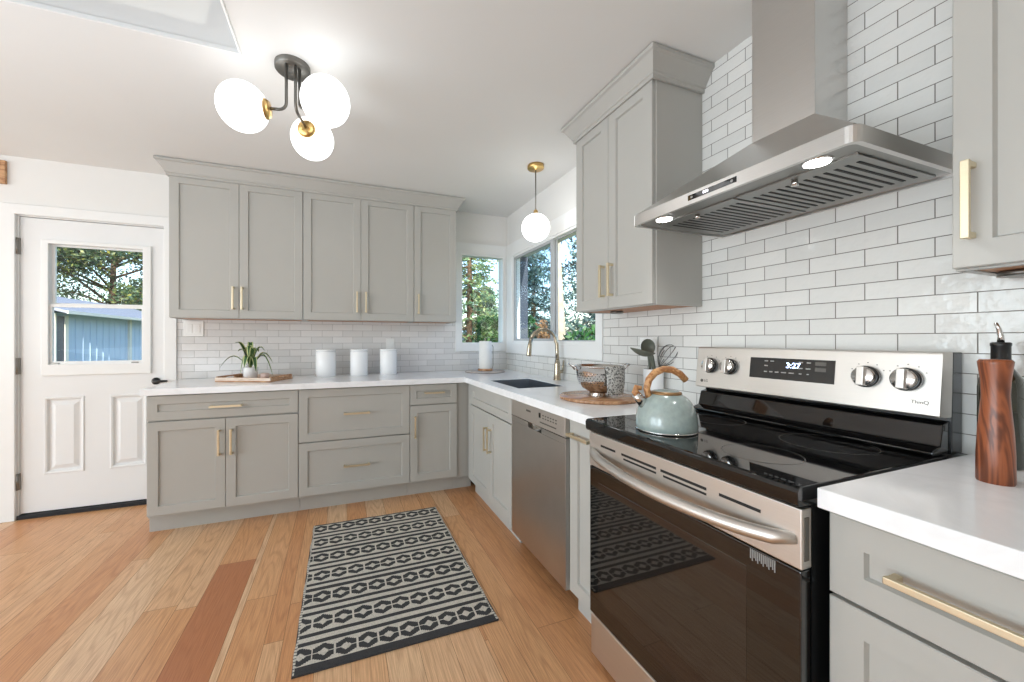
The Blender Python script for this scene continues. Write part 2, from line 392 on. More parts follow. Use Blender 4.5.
# ================================================================== SETTING
def plank_floor():
    mb = MB(); cols = []
    known = [-2.773, -2.638, -2.562, -2.387, -2.260, -2.176, -2.002, -1.975, -1.850, -1.780]
    right = [-0.909, -0.789, -0.605]
    rng = random.Random(11); xs = list(known); x = known[-1]
    while x < -1.06:
        x += rng.choice((0.076, 0.127, 0.178, 0.127)); xs.append(min(x, -0.99))
    xs = [q for q in xs if q < -1.0] + [-1.003] + right; x = xs[-1]
    while x < 0: x += rng.choice((0.076, 0.127, 0.178)); xs.append(min(x, 0.0))
    x = known[0]; left = []
    while x > -8.0: x -= rng.choice((0.076, 0.127, 0.178)); left.append(x)
    xs = sorted(left) + xs
    Y0, Y1 = -6.5, 0.05
    for a, b in zip(xs[:-1], xs[1:]):
        if b - a < 0.01: continue
        cuts = [Y0]; y = Y0 + rng.uniform(0.2, 1.5)
        while y < Y1 - 0.25: cuts.append(y); y += rng.uniform(0.9, 2.4)
        cuts.append(Y1); special = {}
        if abs(a + 2.176) < 0.01: cuts = [Y0, -3.2, -1.08, Y1]; special = {1: 0.97, 2: 0.45}
        if abs(a + 1.850) < 0.01: cuts = [Y0, -3.6, -1.764, Y1]; special = {1: 0.2, 2: 0.62}
        if abs(a + 2.773) < 0.01: cuts = [Y0, -2.9, Y1]; special = {1: 0.66}
        if abs(a + 2.002) < 0.01: cuts = [Y0, -2.6, Y1]; special = {0: 0.0, 1: 0.0}
        for k in range(len(cuts) - 1):
            t = special.get(k, min(1, max(0, rng.gauss(0.36, 0.2))))
            g = 0.0008
            i0 = len(mb.v); mb.v += [(a + g, cuts[k] + g, 0), (b - g, cuts[k] + g, 0), (b - g, cuts[k + 1] - g, 0), (a + g, cuts[k + 1] - g, 0)]
            mb.face([i0, i0 + 1, i0 + 2, i0 + 3]); cols.append((t, rng.random(), 0, 1))
    mb.m = 1; i0 = len(mb.v)
    n0 = len(mb.f); mb.box(-8.0, 0.14, Y0, 0.14, -0.12, -0.0012); cols += [(0.5, 0, 0, 1)] * (len(mb.f) - n0)
    return struct(mb.build('floor', [M['floor'], M['seam']], fix=False, attr=('tint', cols)), 'honey oak plank floor of mixed board widths', 'floor')
plank_floor()

sk = (-2.80, -1.966, -2.60, -1.597)
mb = MB().grid([-8.14, sk[0], sk[1], 0.14], [-6.64, sk[2], sk[3], 0.14], lambda u, v: sk[0] < u < sk[1] and sk[2] < v < sk[3], CEIL, CEIL + 0.5, 'z')
struct(mb.build('ceiling', M['ceiling']), 'white painted ceiling with a skylight well at upper left', 'ceiling')
sky_t = thing('window_3', 'square white skylight well cut into the ceiling at upper left', 'skylight', (0, 0, 0), 0, None, 'structure')
mb = MB().grid([sk[0] - 0.004, sk[0] + 0.004, sk[1] - 0.004, sk[1] + 0.004], [sk[2] - 0.004, sk[2] + 0.004, sk[3] - 0.004, sk[3] + 0.004], lambda u, v: sk[0] < u < sk[1] and sk[2] < v < sk[3], CEIL - 0.006, CEIL + 0.012, 'z')
mb.build('window_trim', M['trim'], sky_t, 0.001)
MB().grid([sk[0], sk[0] + 0.05, sk[1] - 0.05, sk[1]], [sk[2], sk[2] + 0.05, sk[3] - 0.05, sk[3]], lambda u, v: sk[0] + 0.05 < u < sk[1] - 0.05 and sk[2] + 0.05 < v < sk[3] - 0.05, CEIL + 0.42, CEIL + 0.46, 'z').build('window_frame', M['trim'], sky_t)
MB().box(sk[0] + 0.05, sk[1] - 0.05, sk[2] + 0.05, sk[3] - 0.05, CEIL + 0.435, CEIL + 0.441).build('pane', M['skylight_pane'], sky_t)

W1 = (-0.49, -0.036, 1.168, 2.04)          # corner window in the back wall (x0,x1,z0,z1)
W2 = (-1.454, -0.158, 1.180, 2.022)        # sliding window in the right wall (y0,y1,z0,z1)
DR = (-3.605, -2.800, 0.0, 2.055)          # door opening
def inr(u, v, r): return r[0] < u < r[1] and r[2] < v < r[3]
struct(MB().grid([-8.14, DR[0], DR[1], W1[0], W1[1], 0.14], [-0.12, 0, W1[2], W1[3], DR[3], CEIL], lambda u, v: inr(u, v, DR) or inr(u, v, W1), 0.0, 0.14, 'y').build('wall_back', M['wall']), 'white back wall holding the exterior door and corner window', 'wall')
struct(MB().grid([-6.64, W2[0], W2[1], 0.0], [-0.12, W2[2], W2[3], CEIL], lambda u, v: inr(u, v, W2), 0.0, 0.14, 'x').build('wall_right', M['wall']), 'right wall behind the range and sink', 'wall')
LW = (-4.0, -0.4, 0.25, 2.3)
LW2 = (-6.3, -4.4, 0.25, 2.3)  # unseen openings added to go with the fill lights
struct(MB().grid([-6.64, LW2[0], LW2[1], LW[0], LW[1], 0.14], [-0.12, LW[2], LW[3], CEIL], lambda u, v: inr(u, v, LW) or inr(u, v, LW2), -8.14, -8.0, 'x').build('wall_left', M['wall']), 'white living-room wall with two wide openings added for the fill lights', 'wall')
struct(MB().box(-8.14, 0.14, -6.64, -6.5, -0.12, CEIL).build('wall_front', M['wall']), 'white wall behind the camera', 'wall')
# glazed tile skins
TT = 0.008
struct(MB().grid([-2.722, -0.54, -0.008], [0.90, 1.095, 1.40], lambda u, v: u > -0.54 and v > 1.095, -TT, 0.0, 'y').build('wall_back_tile', M['tile_back']), 'glossy white narrow brick tile splashback below the back wall cabinets', 'tile splashback')
struct(MB().grid([-4.2, -1.508, -0.008], [0.90, 1.085, CEIL], lambda u, v: u > -1.508 and v > 1.085, -TT, 0.0, 'x').build('wall_right_tile', M['tile_right']), 'glossy white brick tile with grey grout running up the range wall to the ceiling', 'tile wall')

# ---- exterior door
d = thing('door_1', 'white half-glazed exterior door with two raised lower panels', 'door', (0, 0, 0), 0, None, 'structure')
def raised_panel(mb, x0, x1, z0, z1, y, d1=0.010):
    """moulded ring with a raised field, front face towards -y"""
    def R(o, yy): return [(x0 + o, yy, z0 + o), (x1 - o, yy, z0 + o), (x1 - o, yy, z1 - o), (x0 + o, yy, z1 - o)]
    seq = [R(0, y), R(0.006, y - 0.006), R(0.016, y - 0.004), R(0.024, y + d1), R(0.034, y + d1), R(0.060, y - 0.001)]
    b = len(mb.v)
    for r in seq: mb.v += r
    for k in range(len(seq) - 1):
        for i in range(4): mb.face([b + k * 4 + i, b + k * 4 + (i + 1) % 4, b + (k + 1) * 4 + (i + 1) % 4, b + (k + 1) * 4 + i])
    e = b + (len(seq) - 1) * 4; mb.face([e, e + 1, e + 2, e + 3])
LX = (-3.487, -2.882, 0.965, 1.903)
LO = (-3.448, -2.930, 1.042, 1.876)
YD = 0.012
PX = ((-3.478, -3.262), (-3.124, -2.908))
mb = MB().grid([-3.597, PX[0][0], LO[0], PX[0][1], PX[1][0], PX[1][1], LO[1], -2.808] if False else sorted([-3.597, PX[0][0], LO[0], PX[0][1], PX[1][0], LO[1], PX[1][1], -2.808]), [0.035, 0.285, 0.818, LO[2], LO[3], 2.045],
    lambda u, v: inr(u, v, LO) or any(a < u < b and 0.285 < v < 0.818 for a, b in PX), YD, YD + 0.044, 'y')
for a, b in PX: raised_panel(mb, a, b, 0.285, 0.818, YD)
mb.box(PX[0][0], PX[0][1], YD + 0.03, YD + 0.044, 0.285, 0.818); mb.box(PX[1][0], PX[1][1], YD + 0.03, YD + 0.044, 0.285, 0.818)
mb.build('door_panel', M['door'], d, fix=False)
mb = MB().grid([LX[0], LO[0], LO[1], LX[1]], [LX[2], LO[2], LO[3], LX[3]], lambda u, v: inr(u, v, LO), YD - 0.016, YD, 'y'); fr = mb.build('door_window_frame', M['trim'], d, 0.004)
# sashes: lower sash nearer the room
mb = MB().grid([LO[0], LO[0] + 0.018, LO[1] - 0.014, LO[1]], [1.455, 1.470, LO[3] - 0.012, LO[3]], lambda u, v: LO[0] + 0.018 < u < LO[1] - 0.014 and 1.470 < v < LO[3] - 0.012, YD + 0.02, YD + 0.035, 'y'); us_ = mb.build('sash', M['trim'], fr)
MB().box(LO[0] + 0.016, LO[1] - 0.012, YD + 0.026, YD + 0.029, 1.468, LO[3] - 0.01).build('pane', M['glass'], fr)
mb = MB().grid([LO[0], LO[0] + 0.012, LO[1] - 0.012, LO[1]], [LO[2], LO[2] + 0.02, 1.440, 1.462], lambda u, v: LO[0] + 0.012 < u < LO[1] - 0.012 and LO[2] + 0.02 < v < 1.440, YD + 0.0, YD + 0.016, 'y'); mb.build('sash', M['trim'], fr)
MB().box(LO[0] + 0.01, LO[1] - 0.01, YD + 0.006, YD + 0.009, LO[2] + 0.018, 1.442).build('pane', M['glass'], fr)
for x in (LO[0] + 0.03, LO[1] - 0.05): MB().box(x - 0.02, x + 0.02, YD - 0.008, YD + 0.002, LO[2] - 0.002, LO[2] + 0.010).build('latch', M['hinge'], fr, 0.002)
for z in (0.20, 0.98, 1.79):
    MB().box(-3.612, -3.594, -0.004, 0.014, z, z + 0.11).cyl((-3.603, -0.006, z), (-3.603, -0.006, z + 0.11), 0.006, None, 10).build('hinge', M['hinge'], d)
MB().box(DR[0], DR[1], -0.01, 0.13, 0.0, 0.028).build('threshold', M['rubber'], d, 0.003)
mb = MB().lathe([(0.026, 0), (0.026, 0.010), (0.016, 0.014), (0.010, 0.03), (0.010, 0.05)], (-2.855, YD, 0.905), 20, True, True, (0, -1, 0))
mb.tube([(-2.855, -0.04, 0.905), (-2.845, -0.052, 0.906), (-2.82, -0.055, 0.907), (-2.765, -0.055, 0.908)], [0.010, 0.011, 0.010, 0.008], 10)
mb.build('door_handle', M['black'], d)
mb = MB().grid([-3.70, DR[0] - 0.002, DR[1] + 0.002, -2.722], [0.0, DR[3] + 0.002, 2.125], lambda u, v: DR[0] - 0.002 < u < DR[1] + 0.002 and v < DR[3], -0.02, 0.0, 'y')
mb.box(DR[0], DR[0] + 0.006, 0.0, 0.13, 0, DR[3]); mb.box(DR[1] - 0.006, DR[1], 0, 0.13, 0, DR[3]); mb.box(DR[0], DR[1], 0, 0.13, DR[3] - 0.006, DR[3])
struct(mb.build('trim_1', M['trim'], None, 0.003), 'flat white casing around the exterior door', 'trim')

# ---- corner window (back wall)
t = thing('window_1', 'small fixed window in the back wall beside the corner, looking on a conifer', 'window', (0, 0, 0), 0, None, 'structure')
MB().grid([-0.545, W1[0], W1[1], -0.0185], [1.098, W1[2], W1[3], 2.145], lambda u, v: inr(u, v, W1), -0.02, 0.0, 'y').build('window_trim', M['trim'], t, 0.002)
MB().grid([W1[0], W1[0] + 0.014, W1[1] - 0.014, W1[1]], [W1[2], W1[2] + 0.016, W1[3] - 0.014, W1[3]], lambda u, v: W1[0] + 0.014 < u < W1[1] - 0.014 and W1[2] + 0.016 < v < W1[3] - 0.014, -0.014, 0.05, 'y').build('window_frame', M['trim'], t, 0.002)
MB().box(W1[0] + 0.01, W1[1] - 0.01, 0.002, 0.006, W1[2] + 0.012, W1[3] - 0.01).build('pane', M['glass'], t)
# ---- sliding window (right wall)
t = thing('window_2', 'wide sliding window over the sink with a slim grey frame', 'window', (0, 0, 0), 0, None, 'structure')
M['vinyl'] = pm('grey_vinyl', srgb(176, 178, 180), 0.4, nscale=10, var=0.03)
MB().grid([-1.509, W2[0], W2[1], -0.0005], [1.083, W2[2], W2[3], 2.145], lambda u, v: inr(u, v, W2), -0.02, 0.0, 'x').build('window_trim', M['trim'], t, 0.002)
MB().grid([W2[0], W2[0] + 0.02, W2[1] - 0.02, W2[1]], [W2[2], W2[2] + 0.022, W2[3] - 0.018, W2[3]], lambda u, v: W2[0] + 0.02 < u < W2[1] - 0.02 and W2[2] + 0.022 < v < W2[3] - 0.018, -0.014, 0.06, 'x').build('window_frame', M['trim'], t, 0.002)
MB().box(0.061, 0.150, W2[1] - 0.006, W2[1] + 0.03, W2[2] - 0.02, W2[3] + 0.02).build('outer_jamb', M['darkdoor'], t)
ym = -0.875
sa = MB().grid([ym - 0.02, ym + 0.018, W2[1] - 0.045, W2[1] - 0.018], [W2[2] + 0.02, W2[2] + 0.042, W2[3] - 0.04, W2[3] - 0.016], lambda u, v: ym + 0.018 < u < W2[1] - 0.045 and W2[2] + 0.042 < v < W2[3] - 0.04, -0.008, 0.014, 'x').build('sash', M['vinyl'], t, 0.002)
MB().box(0.001, 0.005, ym + 0.016, W2[1] - 0.04, W2[2] + 0.04, W2[3] - 0.035).build('pane', M['glass_screen'], sa)
sa = MB().grid([W2[0] + 0.018, W2[0] + 0.026, ym - 0.03, ym + 0.01], [W2[2] + 0.02, W2[2] + 0.03, W2[3] - 0.026, W2[3] - 0.016], lambda u, v: W2[0] + 0.026 < u < ym - 0.03 and W2[2] + 0.03 < v < W2[3] - 0.026, 0.018, 0.036, 'x').build('sash', M['vinyl'], t, 0.002)
MB().box(0.025, 0.029, W2[0] + 0.022, ym - 0.026, W2[2] + 0.026, W2[3] - 0.022).build('pane', M['glass'], sa)

# ================================================================== CABINETS
def shaker(mb, x0, x1, z0, z1, y, fw=0.055, rec=0.010, t=0.02, ch=0.004):
    def R(o, yy): return [(x0 + o, yy, z0 + o), (x1 - o, yy, z0 + o), (x1 - o, yy, z1 - o), (x0 + o, yy, z1 - o)]
    seq = [R(0, y + t), R(0, y + 0.002), R(0.002, y), R(fw, y), R(fw + ch, y + rec)]
    b = len(mb.v)
    for r in seq: mb.v += r
    for k in range(len(seq) - 1):
        for i in range(4): mb.face([b + k * 4 + i, b + k * 4 + (i + 1) % 4, b + (k + 1) * 4 + (i + 1) % 4, b + (k + 1) * 4 + i])
    e = b + (len(seq) - 1) * 4; mb.face([e, e + 1, e + 2, e + 3]); mb.face([b + 3, b + 2, b + 1, b])
    return mb
def pull(parent, cx, cz, y, L=0.165, vert=True):
    mb = MB(); hl = L / 2; s_ = 0.0065
    if vert:
        mb.box(cx - s_, cx + s_, y - 0.034, y - 0.024, cz - hl, cz + hl)
        for q in (-1, 1): mb.box(cx - s_, cx + s_, y - 0.026, y + 0.0005, cz + q * (hl - 0.008) - 0.006, cz + q * (hl - 0.008) + 0.006)
    else:
        mb.box(cx - hl, cx + hl, y - 0.034, y - 0.024, cz - s_, cz + s_)
        for q in (-1, 1): mb.box(cx + q * (hl - 0.008) - 0.006, cx + q * (hl - 0.008) + 0.006, y - 0.026, y + 0.0005, cz - s_, cz + s_)
    return mb.build('handle', M['gold'], parent, 0.0015)
def door_part(root, x0, x1, z0, z1, y, hx=None, hz=None, L=0.165):
    o = shaker(MB(), x0, x1, z0, z1, y).build('door', M['cab'], root, fix=False)
    if hx is not None: pull(o, hx, hz, y, L, True)
    return o
def drawer_part(root, x0, x1, z0, z1, y, hz=None, L=0.175, hx=None, fw=0.055, name='drawer'):
    o = shaker(MB(), x0, x1, z0, z1, y, fw).build(name, M['cab'], root, fix=False)
    if hz is not None: pull(o, (x0 + x1) / 2 if hx is None else hx, hz, y, L, False)
    return o
def carcass(root, w_, D, z0=0.118, z1=0.8755, toe=True, x0=0.0):
    MB().box(x0 + 0.001, w_ - 0.001, -(D - 0.021), -0.012, z0, z1).build('carcass', M['cab'], root)
    if toe: MB().box(x0 + 0.001, w_ - 0.001, -(D - 0.102), -(D - 0.122), 0.0, z0).build('toe_kick', M['cab'], root)
G = 0.0022
D1 = 0.614
R90 = -pi / 2
# back run
c = thing('base_cabinet', 'grey base cabinet with one wide drawer over two doors, next to the exterior door', 'cabinet', (-2.672, 0, 0), 0, 'grey base cabinets along the back wall')
W = 0.834; carcass(c, W, D1, toe=False); y = -D1
MB().box(-0.023, W - 0.001, -0.512, -0.492, 0.0, 0.118).box(-0.023, -0.003, -0.492, -0.012, 0.0, 0.118).build('toe_kick', M['cab'], c)
drawer_part(c, G, W - G, 0.716, 0.868, y, 0.788, 0.18, None, 0.052)
door_part(c, G, 0.410 - G / 2, 0.134, 0.708, y, 0.377, 0.556); door_part(c, 0.410 + G / 2, W - G, 0.134, 0.708, y, 0.445, 0.556)
c = thing('base_cabinet', 'grey base cabinet of two deep drawers in the middle of the back run', 'cabinet', (-1.838, 0, 0), 0, 'grey base cabinets along the back wall')
W = 0.761; carcass(c, W, D1)
drawer_part(c, G, W - G, 0.506, 0.868, y, 0.688, 0.18); drawer_part(c, G, W - G, 0.134, 0.498, y, 0.316, 0.18)
c = thing('base_cabinet', 'narrow grey base cabinet with a small drawer over one door in the corner', 'cabinet', (-1.077, 0, 0), 0, 'grey base cabinets along the back wall')
W = 0.372; carcass(c, W, D1)
drawer_part(c, G, W - G, 0.718, 0.868, y, 0.806, 0.16, 0.185, 0.046); door_part(c, G, W - G, 0.134, 0.710, y, 0.036, 0.55)
MB().box(W, 0.50, -0.592, -0.572, 0.118, 0.8755).build('filler_strip', M['cab'], c); MB().box(W, 0.518, -0.512, -0.492, 0.0, 0.118).build('toe_kick', M['cab'], c)
# right run
D2 = 0.620; y = -D2
c = thing('sink_cabinet', 'light grey sink base cabinet with a false drawer front over two doors', 'cabinet', (0, -0.628, 0), R90, 'grey base cabinets along the range wall')
W = 0.822; MB().box(0.001, W - 0.001, -(D2 - 0.021), -0.012, 0.118, 0.66).box(0.001, W - 0.001, -(D2 - 0.021), -(D2 - 0.05), 0.66, 0.8755).build('carcass', M['cab'], c)
MB().box(0.001, W - 0.001, -0.558, -0.538, 0, 0.118).build('toe_kick', M['cab'], c)
MB().box(0.0, 0.058, -D2 + 0.004, -D2 + 0.021, 0.116, 0.8755).build('filler_strip', M['cab'], c, 0.001)
shaker(MB(), 0.06, W - G, 0.716, 0.866, y, 0.05).build('false_front', M['cab'], c, fix=False)
door_part(c, 0.06, 0.462, 0.118, 0.708, y, 0.430, 0.532); door_part(c, 0.464, W - G, 0.118, 0.708, y, 0.494, 0.532)
c = thing('base_cabinet', 'narrow pull-out cabinet squeezed between the dishwasher and the range', 'cabinet', (0, -2.036, 0), R90, 'grey base cabinets along the range wall')
W = 0.224; MB().box(0.001, W - 0.001, -(D2 - 0.021), -0.012, 0.118, 0.8755).build('carcass', M['cab'], c)
MB().box(0.001, W - 0.001, -0.56, -0.54, 0, 0.118).build('toe_kick', M['cab'], c)
o = shaker(MB(), 0.022, W - G, 0.116, 0.866, y, 0.058).build('drawer', M['cab'], c, fix=False); pull(o, 0.115, 0.806, y, 0.15, False)
c = thing('drawer_cabinet', 'grey drawer base cabinet right of the range in the near corner', 'cabinet', (0, -2.999, 0), R90, 'grey base cabinets along the range wall')
W = 0.372; carcass(c, W, D2)
drawer_part(c, G, W - G, 0.702, 0.864, y, 0.788, 0.165, 0.180); drawer_part(c, G, W - G, 0.412, 0.694, y, 0.56, 0.165, 0.180); drawer_part(c, G, W - G, 0.122, 0.404, y, 0.27, 0.165, 0.180)
# wall cabinets
def upper(name, label, loc, rz, w_, D, z0, z1, splits, handles, grp, gap=0.0):
    c = thing(name, label, 'cabinet', loc, rz, grp)
    MB().box(0.001, w_ - 0.001, -(D - 0.021), -0.009, z0 + 0.010, z1).build('carcass', M['cab'], c)
    MB().box(0.0195, w_ - 0.0195, -(D - 0.0395), -0.012, z0 + 0.003, z0 + 0.0095).build('underside', M['wood_under'], c)
    MB().box(0.001, 0.019, -(D - 0.021), -0.009, z0, z0 + 0.0095).box(w_ - 0.019, w_ - 0.001, -(D - 0.021), -0.009, z0, z0 + 0.0095).box(0.0195, w_ - 0.0195, -(D - 0.021), -(D - 0.039), z0, z0 + 0.0095).build('light_rail', M['cab'], c)
    e = [0.0] + splits + [w_]
    for i in range(len(e) - 1):
        a = e[i] + (G if i == 0 else G / 2); b = e[i + 1] - (G + gap if i == len(e) - 2 else G / 2)
        door_part(c, a, b, z0 + 0.004, z1 - 0.012, -D, handles[i], 1.512)
    return c
ub, ut = 1.364, 2.365
gU = 'grey wall cabinets on the back wall'
upper('wall_cabinet', 'grey two-door wall cabinet nearest the exterior door', (-2.672, 0, 0), 0, 0.835, 0.30, ub, ut, [0.416], [0.382, 0.438], gU)
upper('wall_cabinet', 'grey two-door wall cabinet in the middle of the back wall, above the canisters', (-1.837, 0, 0), 0, 0.847, 0.30, ub, ut, [0.422], [0.391, 0.459], gU)
upper('wall_cabinet', 'narrow one-door grey wall cabinet beside the corner window', (-0.990, 0, 0), 0, 0.372, 0.30, ub, ut, [], [0.035], gU)
uR = upper('wall_cabinet', 'grey two-door wall cabinet between the sink window and the hood', (0, -1.637, 0), R90, 0.573, 0.30, 1.368, ut, [0.278], [0.248, 0.312], 'grey wall cabinets on the range wall', 0.004)
uN = upper('wall_cabinet', 'grey wall cabinet right of the hood, cut by the right edge of the photo', (0, -3.060, 0), R90, 0.60, 0.30, 1.368, ut, [], [0.030], 'grey wall cabinets on the range wall')
for root, x in ((uR, 0.165), (uN, 0.055)):
    MB().lathe([(0.034, 0), (0.034, 0.010), (0.030, 0.012)], (x, -0.15, 1.358), 24).build('puck_light', M['gunmetal'], root)

def crown(name, label, path, dirs):
    prof = [(0.0, 2.340), (0.010, 2.340), (0.010, 2.356), (0.016, 2.360), (0.018, 2.368), (0.050, 2.418), (0.060, 2.424), (0.060, 2.440), (0.0, 2.440)]
    n = len(prof); rings = []
    for (px, py), (dx, dy) in zip(path, dirs): rings.append([(px + dx * o, py + dy * o, z) for o, z in prof])
    mb = MB(); mb.rings(rings, True, False)
    return tag(mb.build(name, M['cab']), label, 'molding', 'grey crown moldings', 'thing')
crown('crown_molding', 'long grey crown molding capping the back wall cabinets', [(-2.673, -0.009), (-2.673, -0.301), (-0.617, -0.301), (-0.617, -0.009)], [(-1, 0), (-1, -1), (1, -1), (1, 0)])
crown('crown_molding', 'short grey crown molding on the cabinet left of the hood', [(-0.009, -1.636), (-0.301, -1.636), (-0.301, -2.211), (-0.009, -2.211)], [(0, 1), (-1, 1), (-1, -1), (0, -1)])
# ================================================================== WORKTOPS, SINK, TAP
CT = 0.9165
SK = (-0.545, -0.22, -1.395, -0.905)
mb = MB().grid([-2.690, -0.654, SK[0], SK[1], -0.009], [-2.268, SK[2], SK[3], -0.6515, -0.009], lambda u, v: (u < -0.654 and v < -0.6515) or inr(u, v, SK), 0.8765, CT, 'z')
tag(mb.build('countertop', M['quartz'], None, 0.002), 'white quartz L-shaped countertop around the corner with the sink cut-out', 'countertop')
mb = MB().box(-0.654, -0.009, -4.0, -2.998, 0.8765, CT)
tag(mb.build('countertop', M['quartz'], None, 0.002), 'white quartz countertop right of the range under the pepper mill', 'countertop')
s = thing('kitchen_sink', 'stainless undermount sink set in the counter below the window', 'sink', ((SK[0] + SK[1]) / 2, (SK[2] + SK[3]) / 2, 0.68))
hx, hy = (SK[1] - SK[0]) / 2 - 0.002, (SK[3] - SK[2]) / 2 - 0.002
mb = MB(); z0, z1 = 0.0, 0.1955; q = 0.012
def ring(a, b, z): return [(-a, -b, z), (a, -b, z), (a, b, z), (-a, b, z)]
z1 = 0.2345; hx += 0.001; hy += 0.001
mb.rings([ring(hx, hy, z1), ring(hx, hy, z0), ring(0.01, 0.01, z0)], False, False)
mb.rings([ring(hx, hy, z1), ring(hx - 0.003, hy - 0.003, z1), ring(hx - 0.006, hy - 0.006, z0 + 0.02), ring(hx - 0.02, hy - 0.02, z0 + 0.006), ring(0.02, 0.02, z0 + 0.002)], False, False)
mb.build('basin', M['steel_sink'], s, fix=False)
MB().lathe([(0.045, 0), (0.045, 0.004), (0.03, 0.004), (0.02, 0.001)], (0, 0, 0.004), 24).build('drain', M['steel_pol'], s)
M['nickel'] = pm('champagne_nickel', srgb(178, 168, 148), 0.27, 1.0, nscale=40, var=0.04)
f = thing('kitchen_tap', 'brushed champagne gooseneck pull-down tap behind the sink', 'tap', (-0.075, -1.07, CT))
ux, uy = -0.9366, 0.3505
def fp(s_, z): return (ux * s_, uy * s_, z - CT)
MB().lathe([(0.030, 0), (0.030, 0.006), (0.026, 0.010), (0.023, 0.05), (0.021, 0.12), (0.016, 0.15)], (0, 0, 0), 24).build('tap_base', M['nickel'], f)
pts = [fp(0, 1.05), fp(0, 1.12), fp(0.003, 1.18)]
for k in range(0, 11):
    a = pi * k / 10 * 0.93; pts.append(fp(0.010 + 0.092 - 0.092 * cos(a), 1.20 + 0.088 * sin(a)))
e = pts[-1]
mb = MB().tube(pts, 0.0135, 14); mb.build('spout', M['nickel'], f)
mb = MB().tube([e, fp(0.203, 1.17), fp(0.209, 1.10), fp(0.210, 1.092)], [0.0145, 0.016, 0.019, 0.018], 14); mb.build('spray_head', M['nickel'], f)
mb = MB().cyl((0.0, 0, 0.062), (0.036, -0.018, 0.062), 0.014, 0.012, 14); mb.tube([(0.034, -0.017, 0.066), (0.037, -0.018, 0.10), (0.042, -0.018, 0.145)], [0.008, 0.007, 0.006], 10); mb.build('lever', M['nickel'], f)

# ================================================================== DISHWASHER
dw = thing('dishwasher', 'stainless dishwasher with a pocket handle between sink cabinet and narrow pull-out', 'dishwasher', (0, -1.4535, 0), R90)
W = 0.578
MB().box(0.004, W - 0.004, -0.585, -0.02, 0.10, 0.872).build('tub_body', M['blkenamel'], dw)
MB().box(0.01, W - 0.01, -0.52, -0.50, 0.0, 0.10).build('toe_kick', M['rubber'], dw)
# door front with scooped pocket
mb = MB(); xs = [0.003, 0.215, 0.24, 0.27, 0.30, 0.325, 0.35, W - 0.003]
mb.box(0.003, W - 0.003, -0.622, -0.588, 0.092, 0.745); mb.box(0.003, 0.21, -0.622, -0.588, 0.745, 0.772); mb.box(0.355, W - 0.003, -0.622, -0.588, 0.745, 0.772)
mb.build('door_panel', M['steel_dw'], dw, 0.0015)
mb = MB(); 
for k in range(9):
    a0, a1 = pi * k / 9, pi * (k + 1) / 9
    P = lambda a, yy: (0.2825 + 0.0725 * cos(a), yy, 0.772 - 0.027 * sin(a))
    b = len(mb.v); mb.v += [P(a0, -0.622), P(a1, -0.622), P(a1, -0.603), P(a0, -0.603)]; mb.face([b, b + 1, b + 2, b + 3], True)
mb.box(0.21, 0.355, -0.605, -0.59, 0.744, 0.772); mb.build('pocket_handle', M['steel_pol'], dw, fix=False)
mb = MB().box(0.003, W - 0.003, -0.624, -0.588, 0.776, 0.868); cp = mb.build('control_panel', M['steel'], dw, 0.002)
MB().box(0.335, 0.352, -0.6255, -0.6235, 0.822, 0.846).build('display', M['blkglass'], cp)
for k in range(6):
    for z in (0.838, 0.824): MB().box(0.372 + k * 0.024, 0.384 + k * 0.024, -0.6250, -0.6235, z - 0.003, z + 0.003).build('button', M['gunmetal'], cp)
MB().box(0.345, 0.50, -0.6248, -0.6235, 0.797, 0.803).build('vent_line', M['gunmetal'], cp)
MB().box(0.195, 0.245, -0.6248, -0.6235, 0.829, 0.839).build('badge', M['gunmetal'], cp)

# ================================================================== RANGE
RY0, RY1 = -2.272, -2.985
r = thing('range', 'freestanding electric range with stainless front and black glass top', 'range', (0, RY0, 0), R90)
W = RY0 - RY1
FX = 0.675
MB().box(0.003, W - 0.003, -0.640, -0.02, 0.03, 0.872).build('body', M['blkenamel'], r)
for x in (0.05, W - 0.05):
    for yy in (-0.60, -0.07): MB().cyl((x, yy, 0.0), (x, yy, 0.032), 0.018, None, 12).build('leg', M['black'], r)
# cooktop: black glass slab with rounded front edge, thin frame
prof = [(-0.10, 0.884), (-0.10, 0.914)] 
mb = MB(); poly = [(-0.09, 0.874), (-0.685, 0.874), (-0.690, 0.880), (-0.692, 0.905), (-0.688, 0.9135), (-0.680, 0.916), (-0.09, 0.916)]
mb.prism(poly, 'x', 0.0, W); mb.build('cooktop', M['blkglass'], r, 0.0015, fix=True)
for (bx, by, br) in ((0.19, -0.24, 0.09), (0.19, -0.52, 0.11), (0.53, -0.24, 0.11), (0.53, -0.52, 0.09)):
    mb = MB(); n = 48
    mb.rings([[(bx + rr * cos(2 * pi * k / n), by + rr * sin(2 * pi * k / n), 0.9163) for k in range(n)] for rr in (br, br - 0.0025)], False, False); mb.build('burner_ring', M['gunmetal'], r, fix=False)
